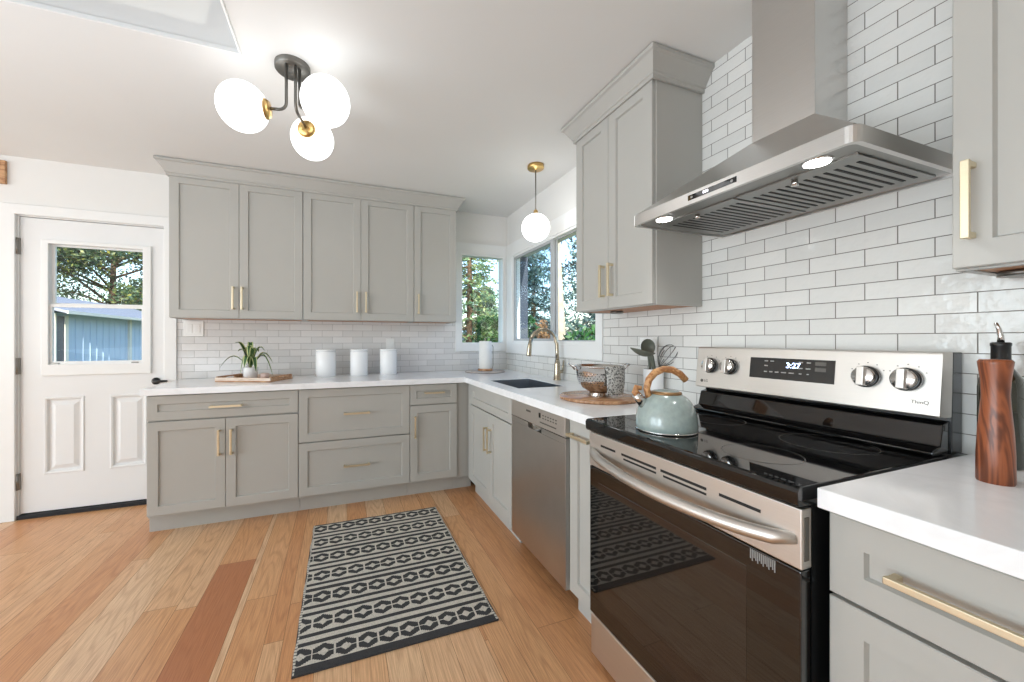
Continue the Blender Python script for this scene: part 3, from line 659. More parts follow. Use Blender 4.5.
# backguard
mb = MB().prism([(-0.012, 0.915), (-0.066, 0.915), (-0.066, 1.01), (-0.058, 1.183), (-0.012, 1.183)], 'x', 0.0, W); mb.build('backguard', M['blkenamel'], r, 0.002)
mb = MB().prism([(-0.060, 0.918), (-0.150, 0.918), (-0.152, 0.928), (-0.115, 0.940), (-0.100, 0.995), (-0.060, 1.004)], 'x', 0.004, W - 0.004); mb.build('vent_ledge', M['blkglass'], r, 0.003)
mb = MB().box(0.30, 0.52, -0.108, -0.10, 0.997, 1.003); 
TLT = math.atan2(0.016, 0.166)
mb = MB().prism([(-0.066, 1.012), (-0.126, 1.015), (-0.128, 1.020), (-0.110, 1.180), (-0.105, 1.1845), (-0.058, 1.1845)], 'x', 0.0, W)
cpn = mb.build('control_panel', M['steel'], r, 0.003)
def face_y(z): return -0.128 + (z - 1.020) * (0.018 / 0.160)
PN = Vector((0, -cos(math.atan2(0.018, 0.160)), sin(math.atan2(0.018, 0.160)) ))
def on_panel(x, z, off=0.0): return Vector((x, face_y(z), z)) + PN * off
def quad_on(mb, x0, x1, z0, z1, off, th=0.0015):
    a = [on_panel(x0, z0, off - th), on_panel(x1, z0, off - th), on_panel(x1, z1, off - th), on_panel(x0, z1, off - th)]
    b = [on_panel(x0, z0, off), on_panel(x1, z0, off), on_panel(x1, z1, off), on_panel(x0, z1, off)]
    mb.hexa([tuple(q) for q in a + b]); return mb
dx0 = 0.228; dx1 = 0.489
disp = quad_on(MB(), dx0, dx1, 1.076, 1.150, 0.0012, 0.004).build('display', M['blkglass'], cpn)
rotp = (radians(90) - math.atan2(0.018, 0.160), 0, 0)
text('clock_digits', '3:27', 0.026, tuple(on_panel(0.372, 1.126, 0.0018)), rotp, M['digit'], disp)
M['print'] = pm('grey_print', srgb(150, 148, 145), 0.6, nscale=30, var=0.05)
M['darkprint'] = pm('dark_print', srgb(92, 88, 82), 0.6, nscale=30, var=0.05)
mb = MB()
for x, z, ww in ((0.285, 1.139, 0.012), (0.305, 1.139, 0.012), (0.285, 1.122, 0.012), (0.285, 1.101, 0.011), (0.303, 1.101, 0.011), (0.322, 1.101, 0.012), (0.344, 1.101, 0.016), (0.368, 1.101, 0.016), (0.395, 1.139, 0.012), (0.418, 1.139, 0.012), (0.394, 1.119, 0.014), (0.417, 1.119, 0.014), (0.395, 1.101, 0.008), (0.417, 1.101, 0.006)):
    quad_on(mb, x - ww / 2, x + ww / 2, z - 0.002, z + 0.002, 0.0019, 0.0010)
mb.build('panel_marks', M['print'], disp)
mb = quad_on(MB(), 0.436, 0.466, 1.131, 1.143, 0.0017, 0.001); quad_on(mb, 0.436, 0.466, 1.112, 1.124, 0.0017, 0.001); mb.build('touch_keys', M['darkprint'], disp)
for x in (0.068, 0.150, 0.566, 0.650):
    c0 = on_panel(x, 1.108)
    k = MB().lathe([(0.0315, 0.0), (0.0315, 0.012), (0.030, 0.016)], tuple(c0), 32, True, True, tuple(PN)).build('knob', M['blkenamel'], cpn)
    MB().lathe([(0.027, 0.0), (0.0265, 0.010), (0.024, 0.0125), (0.0, 0.0125)], tuple(c0 + PN * 0.015), 32, False, True, tuple(PN)).build('knob_face', M['steel_pol'], k)
    mb = MB(); q = [on_panel(x + sx * 0.0085, 1.108 + sz * 0.027, of) for of in (0.014, 0.040) for sx, sz in ((-1, -1), (1, -1), (1, 1), (-1, 1))]
    mb.hexa([tuple(p) for p in q]); mb.build('grip', M['steel'], k, 0.002)
    mb = MB()
    for a in range(5):
        an = radians(150 - a * 30); p = (x + 0.041 * cos(an), 1.108 + 0.041 * sin(an)); quad_on(mb, p[0] - 0.0015, p[0] + 0.0015, p[1] - 0.0012, p[1] + 0.0012, 0.0006, 0.0012)
    mb.build('dial_marks', M['darkprint'], cpn)
text('brand_letters', 'LG', 0.014, tuple(on_panel(0.050, 1.043, 0.0004)), rotp, M['darkprint'], cpn, 0.0003)
MB().lathe([(0.0065, 0), (0.0065, 0.0008)], tuple(on_panel(0.031, 1.043)), 20, True, True, tuple(PN)).build('brand_mark', M['darkprint'], cpn)
text('model_letters', 'ThinQ', 0.013, tuple(on_panel(0.676, 1.050, 0.0004)), rotp, M['darkprint'], cpn, 0.0003)
# door with vent strip, glass, handle
mb = MB().box(0.002, W - 0.002, -FX, -0.642, 0.742, 0.868); st = mb.build('front_strip', M['steel'], r, 0.003)
for (a, b_) in ((0.07, 0.148), (0.178, 0.328), (0.345, 0.495), (0.53, 0.63)):
    MB().box(a, b_, -FX - 0.0006, -FX + 0.003, 0.826, 0.8335).build('vent_slot', M['slot'], st)
    if b_ - a > 0.12: MB().box(a + 0.01, b_, -FX - 0.0006, -FX + 0.003, 0.813, 0.819).build('vent_slot', M['slot'], st)
MB().box(W - 0.0022, W - 0.0008, -FX + 0.008, -FX + 0.022, 0.760, 0.850).build('side_groove', M['gunmetal'], st)
mb = MB().box(0.004, W - 0.004, -FX + 0.001, -0.642, 0.188, 0.739); dg = mb.build('oven_door', M['ovenglass'], r, 0.003)
MB().box(0.055, W - 0.115, -FX + 0.0003, -FX + 0.003, 0.255, 0.690).build('oven_window', M['ovenwin'], dg, 0.001)
pts = []
for k in range(21):
    t_ = k / 20; x = 0.016 + t_ * (W - 0.032); bow = sin(pi * t_) ** 0.55
    pts.append((x, -FX + 0.006 - 0.058 * bow, 0.802 - 0.022 * bow))
MB().tube(pts, [0.012] + [0.0165] * 19 + [0.012], 14).build('handle', M['steel'], dg)
mb = MB()
for k in range(14):
    h_ = (0.022, 0.026, 0.018)[k % 3]; mb.box(0.606 + k * 0.0040, 0.6082 + k * 0.0040, -FX + 0.0002, -FX + 0.0012, 0.735 - h_, 0.735)
mb.build('door_sticker', M['print'], dg)
mb = MB().box(0.004, W - 0.004, -FX + 0.006, -0.642, 0.028, 0.180); mb.build('bottom_drawer', M['steel'], r, 0.004)

# ================================================================== HOOD
h = thing('range_hood', 'stainless wall chimney hood with bright spot lights over the range', 'hood', (0, 0, 0))
hy0, hy1, hxf, hz0, hz1 = -2.303, -2.990, -0.498, 1.656, 1.695
def rrect(x0, x1, y0, y1, rad, n=5):
    """rounded at the two front (x0) corners"""
    p = [(x1, y1), (x1, y0)]
    for k in range(n + 1):
        a = -pi / 2 - (pi / 2) * k / n; p.append((x0 + rad + rad * cos(a), y0 + rad + rad * sin(a)))
    for k in range(n + 1):
        a = pi - (pi / 2) * k / n; p.append((x0 + rad + rad * cos(a), y1 - rad + rad * sin(a)))
    return p
out = rrect(hxf, -0.0085, hy1, hy0, 0.022); inn = rrect(hxf + 0.012, -0.02, hy1 + 0.012, hy0 - 0.012, 0.016)
mb = MB(); Rg = lambda p, z: [(a, b, z) for a, b in p]
mb.rings([Rg(inn, hz0 + 0.010), Rg(inn, hz0), Rg(out, hz0), Rg(out, hz1), Rg(rrect(hxf + 0.006, -0.0085, hy1 + 0.006, hy0 - 0.006, 0.018), hz1 + 0.002)], False, False)
can = mb.build('canopy', M['steel_hood'], h, fix=False)
cx0, cy0, cy1, cz = -0.178, -2.547, -2.740, 1.922
b0 = rrect(hxf + 0.006, -0.0085, hy1 + 0.006, hy0 - 0.006, 0.018); b0z = hz1 + 0.002
B = [(-0.0085, hy0 - 0.006, b0z), (-0.0085, hy1 + 0.006, b0z), (hxf + 0.006, hy1 + 0.006, b0z), (hxf + 0.006, hy0 - 0.006, b0z)]
T = [(-0.0085, cy0, cz), (-0.0085, cy1, cz), (cx0, cy1, cz), (cx0, cy0, cz)]
mb = MB().hexa(B + T); mb.build('pyramid', M['steel_hood'], h, 0.002)
MB().box(cx0, -0.0085, cy1, cy0, cz - 0.002, CEIL - 0.001).build('chimney', M['steel_hood'], h, 0.0015)
mb = MB().box(hxf + 0.012, -0.02, hy1 + 0.012, hy0 - 0.012, hz0 + 0.008, hz0 + 0.014); under = mb.build('underside', M['filter'], h)
for (fa, fb) in ((-2.640, -2.345), (-2.948, -2.650)):
    fl = MB().grid([-0.405, -0.385, -0.06, -0.04], [fa, fa + 0.014, fb - 0.014, fb], lambda u, v: False, hz0 + 0.0035, hz0 + 0.009, 'z').build('grease_filter', M['filter'], under, 0.001)
    n = 12
    for k in range(n):
        yy = fa + 0.022 + k * (fb - fa - 0.044) / (n - 1); MB().box(-0.355, -0.085, yy - 0.0038, yy + 0.0038, hz0 + 0.0025, hz0 + 0.005).build('baffle_slot', M['slot'], fl)
    ym_ = (fa + fb) / 2; MB().cyl((-0.378, ym_, hz0 + 0.004), (-0.378, ym_, hz0 - 0.012), 0.007, 0.009, 12).build('filter_knob', M['steel_pol'], fl)
for yy in (-2.405, -2.885):
    l = MB().lathe([(0.033, 0.004), (0.033, 0.0), (0.030, -0.002)], (-0.440, yy, hz0 + 0.006), 24).build('spot_light', M['steel_pol'], under)
    MB().lathe([(0.027, 0.0), (0.027, -0.0015)], (-0.440, yy, hz0 + 0.0038), 24).build('lens', M['led'], l)
    sl = bpy.data.lights.new('hood_spot', 'SPOT'); slo = bpy.data.objects.new('hood_spot', sl); COL.objects.link(slo); sl.energy = 3.0; sl.spot_size = radians(130); sl.spot_blend = 0.8; sl.shadow_soft_size = 0.025; slo.location = (-0.440, yy, hz0 - 0.004)
hp = MB().box(hxf - 0.0008, hxf + 0.004, -2.720, -2.558, 1.6690, 1.6855).build('control_panel', M['blkglass'], can)
text('clock_digits', '000', 0.013, (hxf - 0.0012, -2.622, 1.6772), (radians(90), 0, radians(-90)), emit('white_digits', (0.9, 0.88, 1.0, 1), 1.5), hp)
for yy in (-2.572, -2.706): MB().lathe([(0.0042, 0), (0.0042, 0.0006)], (hxf - 0.0008, yy, 1.6772), 14, True, True, (-1, 0, 0)).build('button', M['print'], hp)

# ================================================================== SWITCHES
def wall_plate(name, label, cat, face, a, z, w_, hgt, toggles, grp):
    """face 'y': on the back wall at x=a; 'x': on the right wall at y=a"""
    rz = 0 if face == 'y' else R90
    loc = (a, -TT, z) if face == 'y' else (-TT, a, z)
    o = thing(name, label, cat, loc, rz, grp)
    MB().box(-w_ / 2, w_ / 2, -0.006, 0, -hgt / 2, hgt / 2).build('plate', M['plate'], o, 0.002)
    for t_ in toggles: MB().box(t_ - 0.017, t_ + 0.017, -0.0085, -0.005, -0.034, 0.034).build('rocker' if 'switch' in name else 'socket_face', M['plate'], o, 0.0015)
    return o
wall_plate('light_switch', 'white double switch plate on tile under the leftmost wall cabinet', 'light switch', 'y', -2.617, 1.297, 0.128, 0.118, (-0.025, 0.025), None)
wall_plate('power_outlet', 'white outlet plate on the back tile above the rightmost canister', 'outlet', 'y', -1.152, 1.165, 0.075, 0.118, (0.0,), None)
wall_plate('power_outlet', 'white outlet plate on the range wall behind the spoons', 'outlet', 'x', -1.888, 1.165, 0.120, 0.125, (-0.025, 0.025), None)
mb = MB().box(-3.90, -3.653, -0.02, -0.0005, 2.25, 2.405); tag(mb.build('wood_board', M['oaktray'], None, 0.003), 'light wood board on the back wall at the left edge of the photo', 'board')

# ================================================================== LIGHT FITTINGS
lf = thing('ceiling_light', 'three-globe ceiling light with dark arms and brass cups', 'ceiling light', (-1.765, -1.59, CEIL))
MB().lathe([(0.073, 0.0), (0.073, -0.020), (0.070, -0.024), (0.0, -0.024)], (0, 0, -0.0003), 40, False).build('canopy', M['gunmetal'], lf)
for gx, gy, gz, sx, sy in ((-1.956, -1.598, 2.215, -1.7855, -1.632), (-1.624, -1.721, 2.239, -1.735, -1.610), (-1.696, -1.404, 2.222, -1.7490, -1.633)):
    g = Vector((gx + 1.765, gy + 1.59, gz - CEIL)); s0 = Vector((sx + 1.765, sy + 1.59, -0.022))
    dxy = Vector((g.x - s0.x, g.y - s0.y, 0)).normalized(); zb = g.z + 0.004
    cup = g - dxy * 0.096
    pts = [s0, (s0.x, s0.y, zb + 0.03)] + [tuple(Vector((s0.x, s0.y, zb + 0.03 * (1 - sin(a))))  + dxy * 0.03 * (1 - cos(a))) for a in (0.4, 0.8, 1.2, 1.57)] + [tuple(cup - dxy * 0.012 + Vector((0, 0, 0.004)))]
    a_ = MB().tube(pts, 0.0065, 12).build('arm', M['gunmetal'], lf)
    MB().lathe([(0.009, -0.014), (0.034, -0.010), (0.042, 0.004), (0.040, 0.010)], tuple(cup), 28, True, True, tuple(dxy)).build('cup', M['brass'], a_)
    MB().sphere(tuple(g), 0.100, 40, 24).build('globe', M['globe'], a_)
pl = thing('pendant_light', 'single white globe pendant on a dark cord over the sink corner', 'pendant light', (-0.275, -1.11, CEIL))
MB().lathe([(0.058, 0), (0.058, -0.022), (0.054, -0.026), (0.012, -0.027), (0.010, -0.034)], (0, 0, -0.0003), 36).build('canopy', M['brass'], pl)
MB().cyl((0, 0, -0.03), (0, 0, -0.325), 0.004, None, 10).build('cord', M['gunmetal'], pl)
MB().lathe([(0.007, -0.312), (0.016, -0.322), (0.018, -0.345), (0.022, -0.349)], (0, 0, 0), 24).build('cup', M['brass'], pl)
MB().sphere((0, 0, 2.005 - CEIL), 0.098, 40, 24).build('globe', M['globe_pendant'], pl)

# ================================================================== RUG
def rug():
    x0, x1, y0, y1 = -1.728, -0.925, -1.974, -0.806
    nx, ny = 200, 290; mb = MB(); cols = []
    dark = srgb(52, 52, 54)[:3]; light = srgb(206, 200, 188)[:3]
    bor = 0.036; period = (y1 - y0 - bor - 0.012) / 6.54; pitch = (x1 - x0) / 9.7
    rng = random.Random(3)
    for j in range(ny + 1):
        yy = y0 + (y1 - y0) * j / ny
        for i in range(nx + 1):
            xx = x0 + (x1 - x0) * i / nx
            wx = 0.003 * sin(yy * 31) if i in (0, nx) else 0
            mb.v.append((xx + wx, yy, 0.0075 + 0.0006 * sin(xx * 23) * sin(yy * 17)))
    for j in range(ny):
        v = (j + 0.5) / ny * (y1 - y0)
        for i in range(nx):
            u = (i + 0.5) / nx * (x1 - x0); dk = False
            if v < bor or v > (y1 - y0) - 0.012: dk = True
            else:
                vv = (v - bor) / period; fr_ = vv - math.floor(vv)
                if fr_ < 0.54:
                    m = (fr_ / 0.54 - 0.5) * 2; cu = u / pitch + 0.25 + 0.12 * math.floor(vv); cu = cu - math.floor(cu) - 0.5
                    au, am = abs(cu), abs(m)
                    if am < 0.92 - 0.95 * max(0, au - 0.04) and au < 0.455: dk = True
                    if au / 0.27 + am / 0.42 < 1: dk = False
                    if am < 0.07 and au > 0.2: dk = False
                elif 0.575 < fr_ < 0.695 or 0.83 < fr_ < 0.95: dk = True
            if i < 2 or i >= nx - 2: dk = (j % 4 == 0)
            c_ = dark if dk else light; k = 1 + rng.uniform(-0.13, 0.13)
            cols.append((c_[0] * k, c_[1] * k, c_[2] * k, 1))
            a = j * (nx + 1) + i; mb.face([a, a + 1, a + nx + 2, a + nx + 1])
    b = len(mb.v); mb.v += [(x0, y0, 0.0005), (x1, y0, 0.0005), (x1, y1, 0.0005), (x0, y1, 0.0005)]
    bot = [list(range(0, nx + 1)), [k * (nx + 1) + nx for k in range(ny + 1)], list(range((ny + 1) * (nx + 1) - 1, ny * (nx + 1) - 1, -1)), [k * (nx + 1) for k in range(ny, -1, -1)]]
    for e, ln in enumerate(bot):
        mb.face([b + e, b + (e + 1) % 4] + ln[::-1]); cols.append((*dark, 1))
    return tag(mb.build('kitchen_rug', M['rug'], fix=False, attr=('weave', cols)), 'black and cream woven rug with rows of hexagons and stripes on the oak floor', 'rug')
rug()

# ================================================================== COUNTER ITEMS
# tray, plant and cup
tr = thing('serving_tray', 'low wooden tray on the back counter under the potted plant', 'tray', (-2.155, -0.29, CT), radians(-25))
tw, td, th = 0.205, 0.135, 0.030
MB().box(-tw, tw, -td, td, 0.0, 0.008).build('tray_base', M['oaktray'], tr, 0.002)
mb = MB().box(-tw, tw, -td, -td + 0.012, 0.008, th).box(-tw, tw, td - 0.012, td, 0.008, th); mb.build('tray_side', M['glareoak'], tr, 0.002)
for q in (-1, 1):
    x_ = q * (tw - 0.006); mb = MB().box(x_ - 0.006, x_ + 0.006, -td + 0.012, -0.045, 0.008, th + 0.006).box(x_ - 0.006, x_ + 0.006, 0.045, td - 0.012, 0.008, th + 0.006).box(x_ - 0.006, x_ + 0.006, -0.045, 0.045, th - 0.004, th + 0.006).box(x_ - 0.006, x_ + 0.006, -0.045, 0.045, 0.008, 0.014)
    mb.build('tray_end', M['oaktray'], tr, 0.001)
PX_, PY_ = -2.19, -0.27
pp = thing('potted_plant', 'small leafy plant with cream-edged leaves in a white pot on the tray', 'plant', (PX_, PY_, CT + 0.0085))
MB().lathe([(0.038, 0), (0.044, 0.004), (0.050, 0.080), (0.050, 0.086), (0.046, 0.086), (0.043, 0.070)], (0, 0, 0), 32, False).lathe([(0.0, 0.001), (0.038, 0.001)], (0, 0, 0), 32, False).build('pot', M['ceramic'], pp, fix=False)
MB().lathe([(0.0, 0.076), (0.0435, 0.074)], (0, 0, 0), 24, False).build('soil', M['soil'], pp, fix=False)
mb = MB(); cols = []
rng = random.Random(5)
def leaf(az, reach, rise, droop, wd, n=9):
    rows = []
    for k in range(n + 1):
        t_ = k / n; rr = reach * t_; zz = 0.078 + rise * math.sin(min(1, t_ * 1.25) * pi / 2) - droop * max(0, t_ - 0.45) ** 1.7 * 2.4
        wv = wd * (0.12 + math.sin(pi * min(1, t_ * 0.94 + 0.04)) ** 0.75) if k < n else 0.0008
        c_ = Vector((cos(az) * rr, sin(az) * rr, zz)); s_ = Vector((-sin(az), cos(az), 0))
        rows.append([c_ - s_ * wv + Vector((0, 0, wv * 0.35)), c_ - s_ * wv * 0.62 + Vector((0, 0, wv * 0.2)), c_ - Vector((0, 0, wv * 0.15)), c_ + s_ * wv * 0.62 + Vector((0, 0, wv * 0.2)), c_ + s_ * wv + Vector((0, 0, wv * 0.35))])
    b = len(mb.v)
    for r_ in rows: mb.v += [tuple(q) for q in r_]
    for k in range(n):
        for i in range(4):
            mb.face([b + k * 5 + i, b + k * 5 + i + 1, b + (k + 1) * 5 + i + 1, b + (k + 1) * 5 + i], True); cols.append((0.05 if i in (0, 3) else 0.75, 0, 0, 1))
for az, re_, ri, dr, wd in ((183, 0.20, 0.11, 0.12, 0.013), (150, 0.13, 0.19, 0.0, 0.018), (205, 0.07, 0.11, 0.17, 0.018), (95, 0.07, 0.19, 0.0, 0.017), (20, 0.16, 0.13, 0.12, 0.020), (-12, 0.16, 0.12, 0.22, 0.021), (-50, 0.10, 0.10, 0.14, 0.018), (250, 0.08, 0.11, 0.12, 0.018), (60, 0.10, 0.16, 0.05, 0.018), (125, 0.06, 0.16, 0.02, 0.016), (300, 0.06, 0.16, 0.03, 0.018), (0, 0.10, 0.17, 0.05, 0.018), (170, 0.09, 0.15, 0.03, 0.017), (270, 0.05, 0.17, 0.01, 0.016)):
    leaf(radians(az + rng.uniform(-8, 8)), re_ * 0.95, ri, dr, wd)
mb.build('leaves', L_plant, pp, fix=False, attr=('side', cols))
cup = MB().lathe([(0.022, 0), (0.026, 0.003), (0.029, 0.040), (0.0275, 0.040), (0.024, 0.006), (0.0, 0.005)], (0, 0, 0), 28, False).build('tea_cup', M['pink'], None, fix=False)
cup.location = (-2.095, -0.285, CT + 0.0085); tag(cup, 'tiny pale pink cup beside the plant pot on the tray', 'cup')
# canisters
for x, yy, rad, lab in ((-1.68, -0.175, 0.076, 'left one of three plain white canisters on the back counter, nearest the plant tray'), (-1.425, -0.178, 0.070, 'middle white canister on the back counter'), (-1.187, -0.175, 0.071, 'right one of three white canisters, nearest the corner window')):
    k = thing('canister', lab, 'canister', (x, yy, CT), 0, 'white canisters on the back counter')
    MB().lathe([(rad - 0.003, 0), (rad, 0.003), (rad, 0.198), (rad - 0.002, 0.200)], (0, 0, 0), 40).build('body', M['ceramic'], k)
    MB().lathe([(rad - 0.006, 0.200), (rad - 0.006, 0.203), (rad, 0.205), (rad, 0.214), (rad - 0.003, 0.217)], (0, 0, 0), 40).build('lid', M['ceramic'], k)
# round tray with paper towel
rt = MB().lathe([(0.165, 0.0), (0.182, 0.002), (0.185, 0.006), (0.182, 0.011), (0.0, 0.011)], (0, 0, 0), 56, False).lathe([(0.0, 0.0005), (0.165, 0.0005)], (0, 0, 0), 56, False).build('round_board', M['marble'], None, fix=False)
rt.location = (-0.33, -0.245, CT); tag(rt, 'round grey board under the paper towel in the counter corner', 'board')
ph = thing('paper_towel_holder', 'paper towel holder with a wood base and thin metal arm in the corner', 'towel holder', (-0.325, -0.24, CT + 0.0115))
MB().lathe([(0.066, 0), (0.068, 0.003), (0.068, 0.016), (0.064, 0.020)], (0, 0, 0), 40).build('base', M['acacia'], ph)
MB().cyl((0, 0, 0.018), (0, 0, 0.300), 0.008, None, 14).build('post', M['nickel'], ph)
MB().tube([(0.062, -0.02, 0.018), (0.068, -0.022, 0.05), (0.068, -0.022, 0.22), (0.058, -0.019, 0.235)], 0.0028, 8).build('arm', M['gunmetal'], ph)
pr = MB(); n = 44
pr.rings([[(r_ * cos(2 * pi * k / n), r_ * sin(2 * pi * k / n), z) for k in range(n)] for r_, z in ((0.018, 0), (0.056, 0), (0.057, 0.002), (0.057, 0.248), (0.056, 0.25), (0.018, 0.25), (0.018, 0.0))], False, True)
pr = pr.build('paper_towel_roll', M['paper'], None, fix=False); pr.location = (-0.325, -0.24, CT + 0.032); tag(pr, 'white paper towel roll standing on its holder in the corner', 'paper towel')
# board, colander, cloth
BX, BY = -0.345, -1.895
bd = MB().lathe([(0.185, 0.0), (0.192, 0.003), (0.192, 0.013), (0.188, 0.016), (0.0, 0.016)], (0, 0, 0), 64, False).lathe([(0.0, 0.0003), (0.185, 0.0003)], (0, 0, 0), 64, False).build('round_board', M['acacia'], None, fix=False)
bd.location = (BX, BY, CT); tag(bd, 'round brown wooden board beside the range under the colander', 'board')
co = thing('colander', 'stainless footed colander with ear handles on the round wooden board', 'colander', (-0.345, -1.90, CT + 0.0165))
n = 56; prof = [(0.052, 0.0), (0.054, 0.003), (0.046, 0.016), (0.050, 0.022), (0.082, 0.042), (0.102, 0.075), (0.110, 0.115), (0.113, 0.146), (0.119, 0.150), (0.119, 0.153), (0.112, 0.152), (0.106, 0.115), (0.098, 0.077), (0.078, 0.046), (0.046, 0.027), (0.0, 0.026)]
MB().lathe(prof, (0, 0, 0), n, False).build('bowl', M['steel_pol'], co, fix=False)
mb = MB()
for ring_ in range(6):
    z = 0.060 + ring_ * 0.011; rr = [0.094, 0.0995, 0.1035, 0.1065, 0.1085, 0.110][ring_]
    for k in range(40):
        a = 2 * pi * (k + 0.5 * (ring_ % 2)) / 40; c_ = Vector((cos(a) * (rr + 0.0012), sin(a) * (rr + 0.0012), z)); tv = Vector((-sin(a), cos(a), 0)); b = len(mb.v)
        mb.v += [tuple(c_ + tv * 0.0028 * cos(q) + Vector((0, 0, 0.0028 * sin(q)))) for q in (0, 1.05, 2.1, 3.14, 4.19, 5.24)]; mb.face(list(range(b, b + 6)))
mb.build('perforations', M['slot'], co, fix=False)
for q in (-1, 1):
    ax = Vector((0.9366, -0.3505, 0)) * q; sd_ = Vector((0.3505, 0.9366, 0))
    pts = [ax * 0.113 + sd_ * 0.034 + Vector((0, 0, 0.128)), ax * 0.128 + sd_ * 0.034 + Vector((0, 0, 0.148)), ax * 0.146 + sd_ * 0.024 + Vector((0, 0, 0.158)), ax * 0.150 + Vector((0, 0, 0.160)), ax * 0.146 - sd_ * 0.024 + Vector((0, 0, 0.158)), ax * 0.128 - sd_ * 0.034 + Vector((0, 0, 0.148)), ax * 0.113 - sd_ * 0.034 + Vector((0, 0, 0.128))]
    MB().tube(pts, 0.004, 10).build('handle', M['steel_pol'], co)
# cloth draped over the rim
mb = MB(); A0 = radians(-70); n = 22; mrow = 20; rows = []
for j in range(mrow + 1):
    t_ = j / mrow
    if t_ < 0.16: rr = 0.100 + 0.022 * (t_ / 0.16); zz = 0.110 + 0.046 * math.sin(t_ / 0.16 * pi / 2)
    else: q = (t_ - 0.16) / 0.84; rr = 0.122 + 0.010 * math.sin(q * 2.2) - 0.016 * q; zz = 0.156 - 0.140 * q
    row = []
    for i in range(n + 1):
        s_ = i / n - 0.5; an = A0 + s_ * (1.50 - 0.20 * t_); rip = 0.0030 * math.sin(i * 1.9 + t_ * 2) * t_
        row.append((cos(an) * (rr + rip), sin(an) * (rr + rip), zz + 0.003 * math.sin(i * 1.3)))
    rows.append(row)
b = len(mb.v)
for r_ in rows: mb.v += r_
for j in range(mrow):
    for i in range(n): mb.face([b + j * (n + 1) + i, b + j * (n + 1) + i + 1, b + (j + 1) * (n + 1) + i + 1, b + (j + 1) * (n + 1) + i], True)
tw_ = mb.build('dish_cloth', M['towel'], None, fix=False); md = tw_.modifiers.new('thick', 'SOLIDIFY'); md.thickness = 0.003; md.offset = 1
tw_.location = (-0.345, -1.90, CT + 0.0165); tag(tw_, 'grey speckled dish cloth hung over the rim of the colander', 'dish cloth')
# utensil crock
UX, UY = -0.075, -1.985
cr = MB().lathe([(0.044, 0), (0.048, 0.004), (0.048, 0.148), (0.046, 0.150), (0.043, 0.148), (0.043, 0.010), (0.0, 0.010)], (0, 0, 0), 36, False).lathe([(0, 0.0003), (0.044, 0.0003)], (0, 0, 0), 36, False).build('utensil_crock', M['ceramic'], None, fix=False)
cr.location = (UX, UY, CT); tag(cr, 'white utensil crock half hidden behind the kettle handle', 'crock')
def spoon(name, label, foot, head, az_face, hw, hl, cat='spoon'):
    foot, head = Vector(foot), Vector(head); d_ = (head - foot).normalized()
    o = thing(name, label, cat, tuple(foot)); e = head - d_ * hl
    MB().tube([(0, 0, 0), tuple((e - foot) * 0.5), tuple(e - foot), tuple(e - foot + d_ * 0.02)], [0.006, 0.0065, 0.007, 0.010], 10).build('handle', M['olive'], o)
    nrm = Vector(az_face).normalized(); sd_ = d_.cross(nrm).normalized(); nrm = sd_.cross(d_).normalized()
    mb = MB(); K = 10; Q = 16; rr = []
    for side in (1, -1):
        for k in range(K + 1):
            rad = k / K if side == 1 else 1 - k / K; ring_ = []
            for q in range(Q):
                a = 2 * pi * q / Q; dep = 0.016 * (1 - rad ** 2); off = -dep - (0.0 if side == 1 else -0.004)
                ring_.append(tuple(head - foot + d_ * (cos(a) * hl * max(rad, 0.02)) + sd_ * (sin(a) * hw * max(rad, 0.02)) + nrm * off))
            rr.append(ring_)
    mb.rings(rr, True); mb.build('bowl', M['olive'], o, fix=False); return o
spoon('cooking_spoon', 'olive grey round spoon upright in the crock', (UX + 0.004, UY + 0.008, CT + 0.014), (-0.096, -1.970, 1.178), (-0.5, -0.85, 0.1), 0.035, 0.041)
la = thing('cooking_ladle', 'olive grey ladle in the crock with its pointed bowl turned left', 'ladle', (UX + 0.006, UY - 0.018, CT + 0.014))
lb = Vector((-0.108, -2.004, 1.148)) - Vector((UX + 0.006, UY - 0.018, CT + 0.014))
MB().tube([(0, 0, 0), tuple(lb * 0.5 + Vector((0.006, 0, 0))), tuple(lb * 0.9), tuple(lb + Vector((-0.012, 0.004, 0.006)))], [0.007, 0.009, 0.011, 0.014], 12).build('handle', M['olive'], la)
ld_ = Vector((-0.9, 0.33, 0.22)).normalized(); ls_ = Vector((0.33, 0.94, 0)).normalized(); ln_ = ls_.cross(ld_).normalized()
mb = MB(); rr = []; K = 12; Q = 14
for side in (1, -1):
    for k in range(K + 1):
        rad = k / K if side == 1 else 1 - k / K; ring_ = []
        for q in range(Q):
            a = 2 * pi * q / Q; al = cos(a) * max(rad, 0.02); ac = sin(a) * max(rad, 0.02) * (1 - 0.45 * max(0, al))
            ring_.append(tuple(lb + ld_ * (0.044 + 0.064 * al) + ls_ * (0.038 * ac) - Vector((0, 0, 1)) * ((0.026 * (1 - rad ** 2)) - (0.0 if side == 1 else 0.004))))
        rr.append(ring_)
mb.rings(rr, True); mb.build('bowl', M['olive'], la, fix=False)
wh = thing('whisk', 'wire balloon whisk leaning right out of the crock', 'whisk', (UX + 0.022, UY + 0.006, CT + 0.014))
tp = Vector((0.006, -0.020, 0.150)); dw_ = (Vector((0.062, -0.070, 0.258)) - tp).normalized()
MB().tube([(0, 0, 0), tuple(tp * 0.6), tuple(tp)], [0.007, 0.008, 0.006], 12).build('handle', M['steel_pol'], wh)
e1 = dw_.cross(Vector((0.3, 1, 0))).normalized(); e2 = e1.cross(dw_).normalized(); mb = MB()
